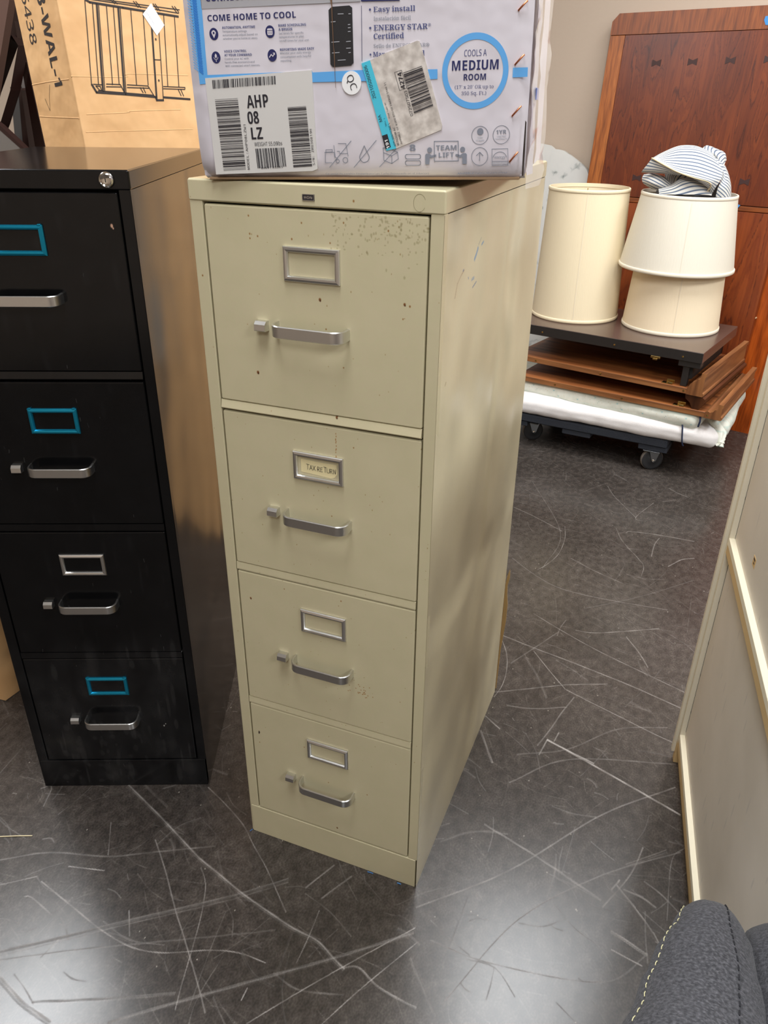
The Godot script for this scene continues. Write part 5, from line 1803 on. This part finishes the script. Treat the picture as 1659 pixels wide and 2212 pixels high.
# ------------------------------------------------------------------ lamp shades
func shade(label: String, at: Vector3, r0: float, r1: float, h: float, m: Material, tilt := Vector3.ZERO) -> void:
	var t := thing("lamp_shade", label, "lamp shade", at, 0.0, "stacked lamp shades")
	t.rotation = tilt
	var s := begin()
	lathe(s, PackedVector2Array([V(r0 - 0.002, 0.002), V(r0, 0.002), V(r1, h - 0.002), V(r1 - 0.002, h - 0.002), V(r0 - 0.002, 0.002)]), 72, Transform3D.IDENTITY, 0.004)
	obj("shade_wall", s, m, t)
	for e: Array in [[r0, 0.0, 1.0], [r1, h - 0.015, -1.0]]:
		s = begin()
		var y: float = e[1]
		lathe(s, PackedVector2Array([V(e[0] - 0.0035, y), V(e[0] + 0.0005, y), V(e[0] + 0.0026, y + 0.002), V(e[0] + 0.003, y + 0.007), V(e[0] + 0.0024, y + 0.0135), V(e[0] + 0.0004, y + 0.0152), V(e[0] - 0.0035, y + 0.0152), V(e[0] - 0.0035, y)]), 72, Transform3D.IDENTITY, 0.004)
		obj("trim", s, M.shade_trim if m != M.shade_cream else m, t)
	# wire spider in the upper ring
	s = begin()
	for k in 3:
		var a := TAU * k / 3.0 + 0.35
		tube(s, [W(cos(a) * r1, h - 0.01, sin(a) * r1), W(cos(a) * r1 * 0.97, h - 0.035, sin(a) * r1 * 0.97), W(cos(a) * 0.02, h - 0.035, sin(a) * 0.02)], 0.0014, 6)
	lathe(s, PackedVector2Array([V(0.016, h - 0.037), V(0.022, h - 0.037), V(0.022, h - 0.033), V(0.016, h - 0.033), V(0.016, h - 0.037)]), 20)
	obj("wire_spider", s, M.brass, t)
	s = begin()
	line(s, PackedVector2Array([V(0, 0.016), V(0, h - 0.016)]), 0.0016, 0.0)
	var sm := obj("seam", s, M.shade_trim, t)
	var a := 0.12
	sm.transform = Transform3D(Basis(Vector3.UP, a) * Basis(Vector3.RIGHT, -atan((r0 - r1) / h)), W(sin(a) * r0, 0, cos(a) * r0) * 1.006)

func lamp_shades() -> void:
	shade("tall cream drum lamp shade on the left of the dark tabletop", W(0.1853, 0.551, -2.7148), 0.1945, 0.1715, 0.551, M.shade_cream)
	shade("tan lamp shade underneath the white one on the right of the tabletop", W(0.6128, 0.551, -2.6694), 0.204, 0.178, 0.37, M.shade_tan)
	shade("white flared lamp shade on top of the tan one, holding the striped cloth", W(0.5945, 0.800, -2.669), 0.2350, 0.1885, 0.300, M.shade_white, W(0.0, 0.0, -0.012))

func striped_cloth() -> void:
	var t := thing("striped_cloth", "bundled blue-and-white ticking cloth stuffed in the top lamp shade", "cloth")
	t.transform = Transform3D(Basis(W(0.99965, 0.0, -0.02645), W(0, 1, 0), W(0.02645, 0, 0.99965)), W(0.5945, 1.100, -2.669))
	# points measured across and up the heap, with a depth towards the viewer
	var q := func(u: float, v: float, d: float) -> Vector3:
		var z := d / 520.0
		var du := (u - 1487.5) / (1.0 + 0.26 * z)
		var dv := (v - 415.8 - 50.0 * z) / (1.0 + 0.26 * z)
		var y := -(dv - 0.043 * du) / 572.0
		return W((du - 103.0 * y) / 555.0, y, z)
	# each fold: name, net of points (rows from back to hem), stripes across, turn of the stripes
	var folds := [
		["top_fold", [[q.call(1409, 341, -4), q.call(1432, 329, -14), q.call(1467, 316, -20), q.call(1499, 316, -20), q.call(1522, 324, -16), q.call(1537, 332, -10)],
			[q.call(1409, 341, 16), q.call(1434, 334, 12), q.call(1468, 325, 12), q.call(1503, 327, 12), q.call(1530, 337, 12), q.call(1547, 348, 8)],
			[q.call(1409, 342, 34), q.call(1436, 343, 38), q.call(1470, 343, 42), q.call(1506, 348, 44), q.call(1538, 360, 38), q.call(1560, 372, 26)],
			[q.call(1409, 342, 44), q.call(1435, 352, 54), q.call(1471, 362, 62), q.call(1506, 370, 66), q.call(1540, 382, 58), q.call(1557, 388, 42)],
			[q.call(1409, 342, 46), q.call(1432, 354, 60), q.call(1466, 372, 70), q.call(1503, 384, 76), q.call(1533, 394, 66), q.call(1546, 405, 50)],
			[q.call(1409, 343, 46), q.call(1430, 355, 60), q.call(1464, 373, 70), q.call(1500, 386, 75), q.call(1529, 404, 60), q.call(1538, 420, 44)]], 15.0, 0.05],
		["side_fold", [[q.call(1538, 334, -30), q.call(1556, 346, -34), q.call(1570, 371, -30), q.call(1577, 398, -26), q.call(1578, 424, -20)],
			[q.call(1540, 340, -8), q.call(1558, 356, -6), q.call(1570, 376, -2), q.call(1577, 400, 4), q.call(1578, 426, 8)],
			[q.call(1546, 350, 4), q.call(1562, 372, 18), q.call(1566, 388, 26), q.call(1568, 404, 30), q.call(1568, 426, 30)],
			[q.call(1548, 356, 2), q.call(1558, 376, 16), q.call(1556, 392, 28), q.call(1550, 408, 36), q.call(1546, 426, 36)]], 12.0, 0.95],
		["back_fold", [[q.call(1514, 324, -44), q.call(1526, 316, -52), q.call(1548, 324, -56), q.call(1563, 332, -56), q.call(1567, 346, -54)],
			[q.call(1518, 326, -28), q.call(1532, 320, -30), q.call(1549, 328, -32), q.call(1562, 337, -34), q.call(1565, 350, -34)],
			[q.call(1526, 331, -18), q.call(1538, 330, -16), q.call(1550, 338, -14), q.call(1560, 347, -16), q.call(1563, 358, -18)],
			[q.call(1540, 340, -16), q.call(1546, 342, -14), q.call(1552, 350, -12), q.call(1558, 358, -12), q.call(1562, 368, -12)]], 8.0, 1.2],
		["left_fold", [[q.call(1409, 342, 45), q.call(1430, 353, 57), q.call(1453, 365, 64), q.call(1474, 376, 68)],
			[q.call(1400, 353, 42), q.call(1424, 361, 52), q.call(1449, 369, 58), q.call(1472, 377, 62)],
			[q.call(1388, 367, 36), q.call(1416, 369, 46), q.call(1445, 373, 50), q.call(1470, 378, 54)],
			[q.call(1385, 371, 28), q.call(1414, 373, 34), q.call(1443, 375, 38), q.call(1468, 379, 40)]], 6.0, 0.12],
		["lower_roll", [[q.call(1390, 376, 8), q.call(1412, 374, 14), q.call(1436, 382, 16), q.call(1452, 394, 10)],
			[q.call(1386, 384, 22), q.call(1406, 383, 38), q.call(1430, 388, 42), q.call(1450, 398, 34)],
			[q.call(1388, 394, 26), q.call(1406, 396, 46), q.call(1428, 400, 50), q.call(1448, 404, 42)],
			[q.call(1397, 402, 10), q.call(1410, 408, 34), q.call(1430, 412, 40), q.call(1450, 414, 36)]], 6.0, -0.5],
		["middle_fold", [[q.call(1422, 408, 42), q.call(1450, 399, 44), q.call(1470, 386, 40), q.call(1490, 384, 38), q.call(1514, 389, 34), q.call(1534, 402, 30)],
			[q.call(1423, 410, 54), q.call(1452, 404, 58), q.call(1474, 396, 58), q.call(1494, 395, 56), q.call(1516, 400, 50), q.call(1536, 408, 42)],
			[q.call(1424, 420, 58), q.call(1454, 420, 64), q.call(1478, 420, 66), q.call(1498, 420, 64), q.call(1518, 420, 58), q.call(1538, 422, 48)]], 6.0, 0.45],
		["inner_fold", [[q.call(1436, 370, 2), q.call(1452, 370, 8), q.call(1468, 374, 8), q.call(1500, 380, 2), q.call(1530, 386, -4)],
			[q.call(1438, 386, 10), q.call(1450, 386, 16), q.call(1462, 388, 14), q.call(1500, 392, 8), q.call(1530, 396, 2)],
			[q.call(1444, 406, 14), q.call(1452, 406, 20), q.call(1460, 406, 18), q.call(1500, 408, 10), q.call(1530, 410, 4)]], 12.0, 1.5]]
	for f: Array in folds:
		var rows := net(f[1], 22, 26)
		var uvs := []
		for i in rows.size():
			var u: PackedVector2Array = []
			for j in rows[i].size():
				var a := V(float(j) / 26.0, float(i) / 22.0) - V(0.5, 0.5)
				u.append(V(a.rotated(f[3]).x, a.rotated(f[3]).y * f[2]))
			uvs.append(u)
		var s := begin()
		sheet(s, rows, uvs)
		# the underside, a cloth's thickness away
		var back := []
		for i in rows.size():
			var r: PackedVector3Array = []
			for j in rows[i].size():
				r.append(rows[i][j] - W(0, 0.0012, 0.0016))
			back.append(r)
		sheet(s, back, uvs, true)
		obj(f[0], s, M.ticking, t)
	var s := begin()
	lathe(s, PackedVector2Array([V(0.0, -0.10), V(0.13, -0.09), V(0.135, -0.03), V(0.125, 0.02), V(0.10, 0.06), V(0.07, 0.09), V(0.035, 0.115), V(0.0, 0.122)]), 32, Transform3D(Basis.from_scale(W(1, 1, 0.5)), W(0.0, 0.0, -0.06)))
	obj("stuffing", s, mat(rgb8(120, 120, 122), 0.95), t)
	s = begin()
	var hem := []
	for p: Vector3 in spline_row([q.call(1409, 341, 47), q.call(1430, 353, 61), q.call(1464, 371, 71), q.call(1500, 384, 77), q.call(1530, 393, 67), q.call(1536, 402, 60), q.call(1529, 413, 54)], 30):
		hem.append(p)
	tube(s, hem, 0.0026, 6)
	obj("hem", s, mat(rgb8(205, 185, 148), 0.9), t)

# ------------------------------------------------------------------ cream furniture back on the right
func cream_panel() -> void:
	# local x along the back towards the viewer, z out of it to the left
	var root := thing("furniture_back", "cream-painted furniture back panel with rails standing on the right", "furniture")
	root.transform = Transform3D(Basis(W(0.1068, 0, 0.9943), W(0, 1, 0), W(-0.9943, 0, 0.1068)), W(0.849, 0, -0.557))
	var s := begin()
	bx(s, W(0.001, 0.055, -0.020), W(0.80, 1.30, -0.0115), 0.0005)
	obj("back_panel", s, M.cream_panel, root)
	s = begin()
	bx(s, W(-0.012, 0.004, -0.36), W(0.81, 1.30, -0.0200), 0.001)
	obj("case_body", s, M.cream_dull, root)
	s = begin()
	bx(s, W(-0.013, 0.060, -0.05), W(0.0, 1.31, 0.0), 0.001)
	obj("inner_stile", s, M.cream_dull, root)
	s = begin()
	bx(s, W(-0.026, 0.022, -0.05), W(-0.0135, 1.31, 0.0072), 0.0012)
	obj("outer_stile", s, M.cream_dull, root)
	s = begin()
	bx(s, W(-0.020, 0.0, -0.05), W(-0.0005, 0.060, 0.0), 0.001)
	obj("foot_block", s, M.raw_wood, root)
	for h: float in [0.63, 0.09]:
		s = begin()
		bx(s, W(-0.004, h - 0.0155, -0.0125), W(0.81, h, 0.0), 0.0012)
		obj("rail", s, M.cream, root)
		s = begin()
		bx(s, W(-0.0035, h - 0.0355, -0.0125), W(0.81, h - 0.0156, -0.0004), 0.0008)
		obj("rail_raw_edge", s, M.raw_wood, root)
	s = begin()
	bx(s, W(-0.010, 0.0, -0.020), W(0.81, 0.056, -0.0115), 0.001)
	obj("base_board", s, M.raw_wood, root)
	s = begin()
	for k in 6:
		var y: float = [0.27, 0.36, 0.47, 0.72, 0.83, 0.16][k]
		bx(s, W(0.0002, y, -0.0116), W(0.0022, y + 0.008, -0.0108), 0.0003)
	bx(s, W(0.0002, 0.10, -0.0116), W(0.0010, 1.29, -0.0110), 0.0002)
	obj("dark_joint", s, M.dark_slit, root)
	s = begin()
	bx(s, W(0.178, 0.676, -0.0117), W(0.199, 0.695, -0.0110), 0.0002)
	var p := obj("paper_tag", s, M.paper, root)
	s = begin()
	bx(s, W(0.182, 0.688, -0.0112), W(0.195, 0.6925, -0.0108), 0.0001)
	bx(s, W(0.185, 0.681, -0.0112), W(0.193, 0.6845, -0.0108), 0.0001)
	obj("tag_print", s, M.dark_slit, p)

# ------------------------------------------------------------------ denim knees at the lower right
func trousers() -> void:
	var root := thing("denim_trousers", "dark grey denim trouser legs bent at the knee at the lower right corner", "trousers")
	var legs := [
		[[W(0.865, 0.012, 0.46), W(0.860, 0.20, 0.41), W(0.850, 0.41, 0.325), W(0.845, 0.505, 0.300), W(0.842, 0.556, 0.318), W(0.838, 0.576, 0.380), W(0.832, 0.585, 0.460), W(0.822, 0.60, 0.545), W(0.812, 0.612, 0.66), W(0.80, 0.62, 0.80)], [0.058, 0.056, 0.046, 0.034, 0.036, 0.052, 0.066, 0.077, 0.086, 0.092]],
		[[W(0.985, 0.012, 0.44), W(0.975, 0.18, 0.39), W(0.950, 0.39, 0.320), W(0.938, 0.490, 0.302), W(0.934, 0.538, 0.320), W(0.940, 0.556, 0.370), W(0.952, 0.57, 0.445), W(0.966, 0.58, 0.530), W(0.98, 0.575, 0.65), W(0.99, 0.58, 0.79)], [0.066, 0.068, 0.064, 0.056, 0.054, 0.062, 0.074, 0.082, 0.088, 0.092]]]
	for l: Array in legs:
		var path := spline_row(l[0], 60)
		var rad := []
		var rp := []
		for r: float in l[1]:
			rp.append(W(r, 0, 0))
		for p in spline_row(rp, 60):
			rad.append(p.x)
		var wr := noise(6.0, 3, 91)
		var rows := []
		var cen := []
		var prev := Vector3.RIGHT
		for i in path.size():
			var d := (path[mini(i + 1, 60)] - path[maxi(i - 1, 0)]).normalized()
			var sd := (prev - d * prev.dot(d)).normalized()
			prev = sd
			var up := d.cross(sd)
			var row: PackedVector3Array = []
			for j in 41:
				var a := TAU * j / 40.0
				var o := sd * cos(a) + up * sin(a)
				var p: Vector3 = path[i] + o * rad[i]
				row.append(p + o * 0.006 * wr.get_noise_3d(p.x * 3.0, p.y * 2.0, p.z * 2.0))
			rows.append(row)
			cen.append(path[i])
		var s := begin()
		sheet_out(s, rows, cen)
		var leg := obj("trouser_leg", s, M.denim, root)
		# stitched seams down both sides
		for e: Array in [[16, M.thread, 0.0006], [7, M.dark_thread, 0.0008]]:
			s = begin()
			for i in range(22, 60) if (e[1] != M.thread or l == legs[0]) else []:
				if true:
					var j: int = e[0]
					var a: Vector3 = rows[i][j]
					var b: Vector3 = rows[i + 1][j]
					var n: Vector3 = (a - cen[i]).normalized() * 0.0006
					tube(s, [a + n, a.lerp(b, 0.28) + n * 2.0, a.lerp(b, 0.56) + n], e[2], 5)
			fine(obj("seam_stitching", s, e[1], leg))

# ------------------------------------------------------------------ odds and ends on the left
func left_clutter() -> void:
	# brown carton on the floor left of the black cabinet
	var t := thing("carton", "crumpled brown carton on the floor at the left edge beside the black cabinet", "carton", W(-0.815, 0, -0.112), 0.10)
	var s := begin()
	var rows := []
	var n := noise(9.0, 3, 55)
	for i in 13:
		var r: PackedVector3Array = []
		var y := 0.55 * i / 12.0
		for q: Vector2 in [V(-0.42, -0.30), V(-0.42, 0.0), V(-0.28, 0.004), V(-0.14, -0.004), V(-0.05, 0.003), V(0.0, 0.0), V(0.012, -0.05), V(0.004, -0.12), V(0.0, -0.22), V(0.0, -0.30)]:
			var w := 0.016 * n.get_noise_2d(q.x * 3.0 + q.y * 2.0, y * 2.0) * (0.4 if i == 0 else 1.0)
			r.append(W(q.x + w, maxf(0.002, y + (0.010 * n.get_noise_2d(q.x * 4.0, 3.0) if i > 0 else 0.0)), q.y + w))
		rows.append(r)
	sheet(s, rows, [], false)
	obj("box_wall", s, M.cardboard, t)
	s = begin()
	bx(s, W(-0.41, 0.004, -0.29), W(-0.012, 0.545, -0.018), 0.002)
	obj("box_inside", s, M.cardboard, t)
	# dark wooden frames stacked against the wall behind
	var ch := thing("wooden_chair", "dark mahogany chair frame tipped up at the far left behind the black cabinet", "chair")
	s = begin()
	prism(s, PackedVector2Array([V(-1.7174, 1.6157), V(-1.6947, 1.5832), V(-1.7698, 1.4431), V(-1.8505, 1.3311), V(-2.9648, 0.0030), V(-2.8555, 0.0030), V(-1.8650, 1.4351)]), -1.550, -1.500)
	obj("leg", s, M.mahogany, ch)
	s = begin()
	prism(s, PackedVector2Array([V(-1.6982, 1.7999), V(-1.6617, 1.7986), V(-1.7104, 1.6587), V(-1.7117, 1.5845), V(-1.7394, 1.6075), V(-1.7977, 1.5538), V(-1.8194, 1.5540)]), -1.560, -1.520)
	obj("seat_rail", s, M.mahogany, ch)
	s = begin()
	prism(s, PackedVector2Array([V(-1.7508, 1.5915), V(-1.7436, 1.5784), V(-1.7412, 1.5552), V(-1.7262, 1.5303), V(-1.6428, 0.0030), V(-1.7828, 0.0030), V(-1.7530, 1.5436)]), -1.610, -1.560)
	obj("leg", s, M.mahogany, ch)
	s = begin()
	prism(s, PackedVector2Array([V(-1.8255, 1.4520), V(-1.8140, 1.4443), V(-1.9105, 0.0030), V(-2.0529, 0.0030)]), -1.640, -1.600)
	obj("leg", s, M.mahogany, ch)
	var pk := thing("plank", "grey wooden slat standing between the dark chair legs at the far left", "plank")
	s = begin()
	prism(s, PackedVector2Array([V(-1.8578, 1.5729), V(-1.8437, 1.5667), V(-1.8961, 0.0030), V(-1.9895, 0.0030)]), -1.690, -1.660)
	obj("slat", s, mat(rgb8(92, 84, 80), 0.6), pk)
	var bd := thing("board", "brown-grey wooden board at the top left corner of the picture", "board")
	s = begin()
	prism(s, PackedVector2Array([V(-1.7181, 1.7865), V(-1.5765, 1.7814), V(-1.6015, 1.7059), V(-1.6844, 1.5501), V(-2.5267, 0.0030), V(-2.5469, 0.0030)]), -1.430, -1.400)
	obj("panel", s, mat(rgb8(86, 64, 56), 0.4), bd)
	var pp := thing("metal_post", "dark grey metal post between the chair legs at the far left", "post")
	s = begin()
	prism(s, PackedVector2Array([V(-1.9048, 1.4555), V(-1.8671, 1.4588), V(-2.0693, 0.0030), V(-2.1128, 0.0030)]), -1.680, -1.640)
	obj("post", s, mat(rgb8(60, 58, 57), 0.4), pp)
	var gb := thing("panel", "pale grey panel with a brown edge low at the far left behind the black cabinet", "panel")
	s = begin()
	prism(s, PackedVector2Array([V(-1.7591, 1.3836), V(-1.6522, 1.3192), V(-1.5728, 1.2615), V(-1.9111, 0.0030), V(-2.1941, 0.0030)]), -1.320, -1.300)
	obj("sheet", s, mat(rgb8(104, 98, 92), 0.6), gb)
	s = begin()
	prism(s, PackedVector2Array([V(-1.7525, 1.3979), V(-1.6460, 1.3337), V(-1.5542, 1.2621), V(-1.5708, 1.2617), V(-1.6502, 1.3193), V(-1.7570, 1.3836)]), -1.322, -1.298)
	obj("edge", s, M.mahogany, gb)

func floor_bits() -> void:
	# slivers of straw and tape on the floor
	var bits := [
		[V(-0.4967, 0.2234), V(-0.4336, 0.1953), "straw_sliver", rgb8(225, 210, 170), "pale straw sliver on the floor at the left edge below the black cabinet", "debris"],
		[V(0.3424, 0.0056), V(0.3506, 0.0057), "paint_chip", rgb8(70, 130, 190), "blue paint chip on the floor at the right front corner of the beige cabinet", "debris"],
		[V(0.2760, 0.0044), V(0.2884, 0.0041), "paint_chip", rgb8(60, 110, 165), "blue paint chip at the middle of the beige cabinet base", "debris"],
		[V(-0.0024, 0.0073), V(0.0008, 0.0008), "paint_chip", rgb8(60, 100, 150), "blue paint chip at the left front corner of the beige cabinet", "debris"],
	]
	var k := 0
	for b: Array in bits:
		var s := begin()
		var p: Vector2 = b[0]
		var q: Vector2 = b[1]
		tube(s, [W(p.x, 0.0012, p.y), W(lerpf(p.x, q.x, 0.5), 0.0018, lerpf(p.y, q.y, 0.5)), W(q.x, 0.0012, q.y)], 0.0011, 5)
		var o := obj(b[2], s, mat(b[3], 0.6))
		tag(o, b[4], b[5])
		k += 1
	var s := begin()
	var p := PackedVector2Array([V(0, 0.0), V(0.0, 0.34), V(0.0036, 0.37), V(0.0078, 0.385), V(0.0093, 0.36), V(0.0054, 0.335), V(0.0066, 0.31), V(0.0102, 0.28), V(0.0105, 0.23), V(0.0072, 0.18), V(0.0042, 0.13), V(0.0024, 0.0)])
	prism(s, p, -0.003, 0.0, Transform3D(Basis(Vector3.UP, 0.0), W(0.379, 0.0, -0.656)))
	var o := obj("cardboard_scrap", s, mat(rgb8(176, 146, 98), 0.8))
	tag(o, "torn tan cardboard strip sticking out behind the beige cabinet near the floor", "cardboard")
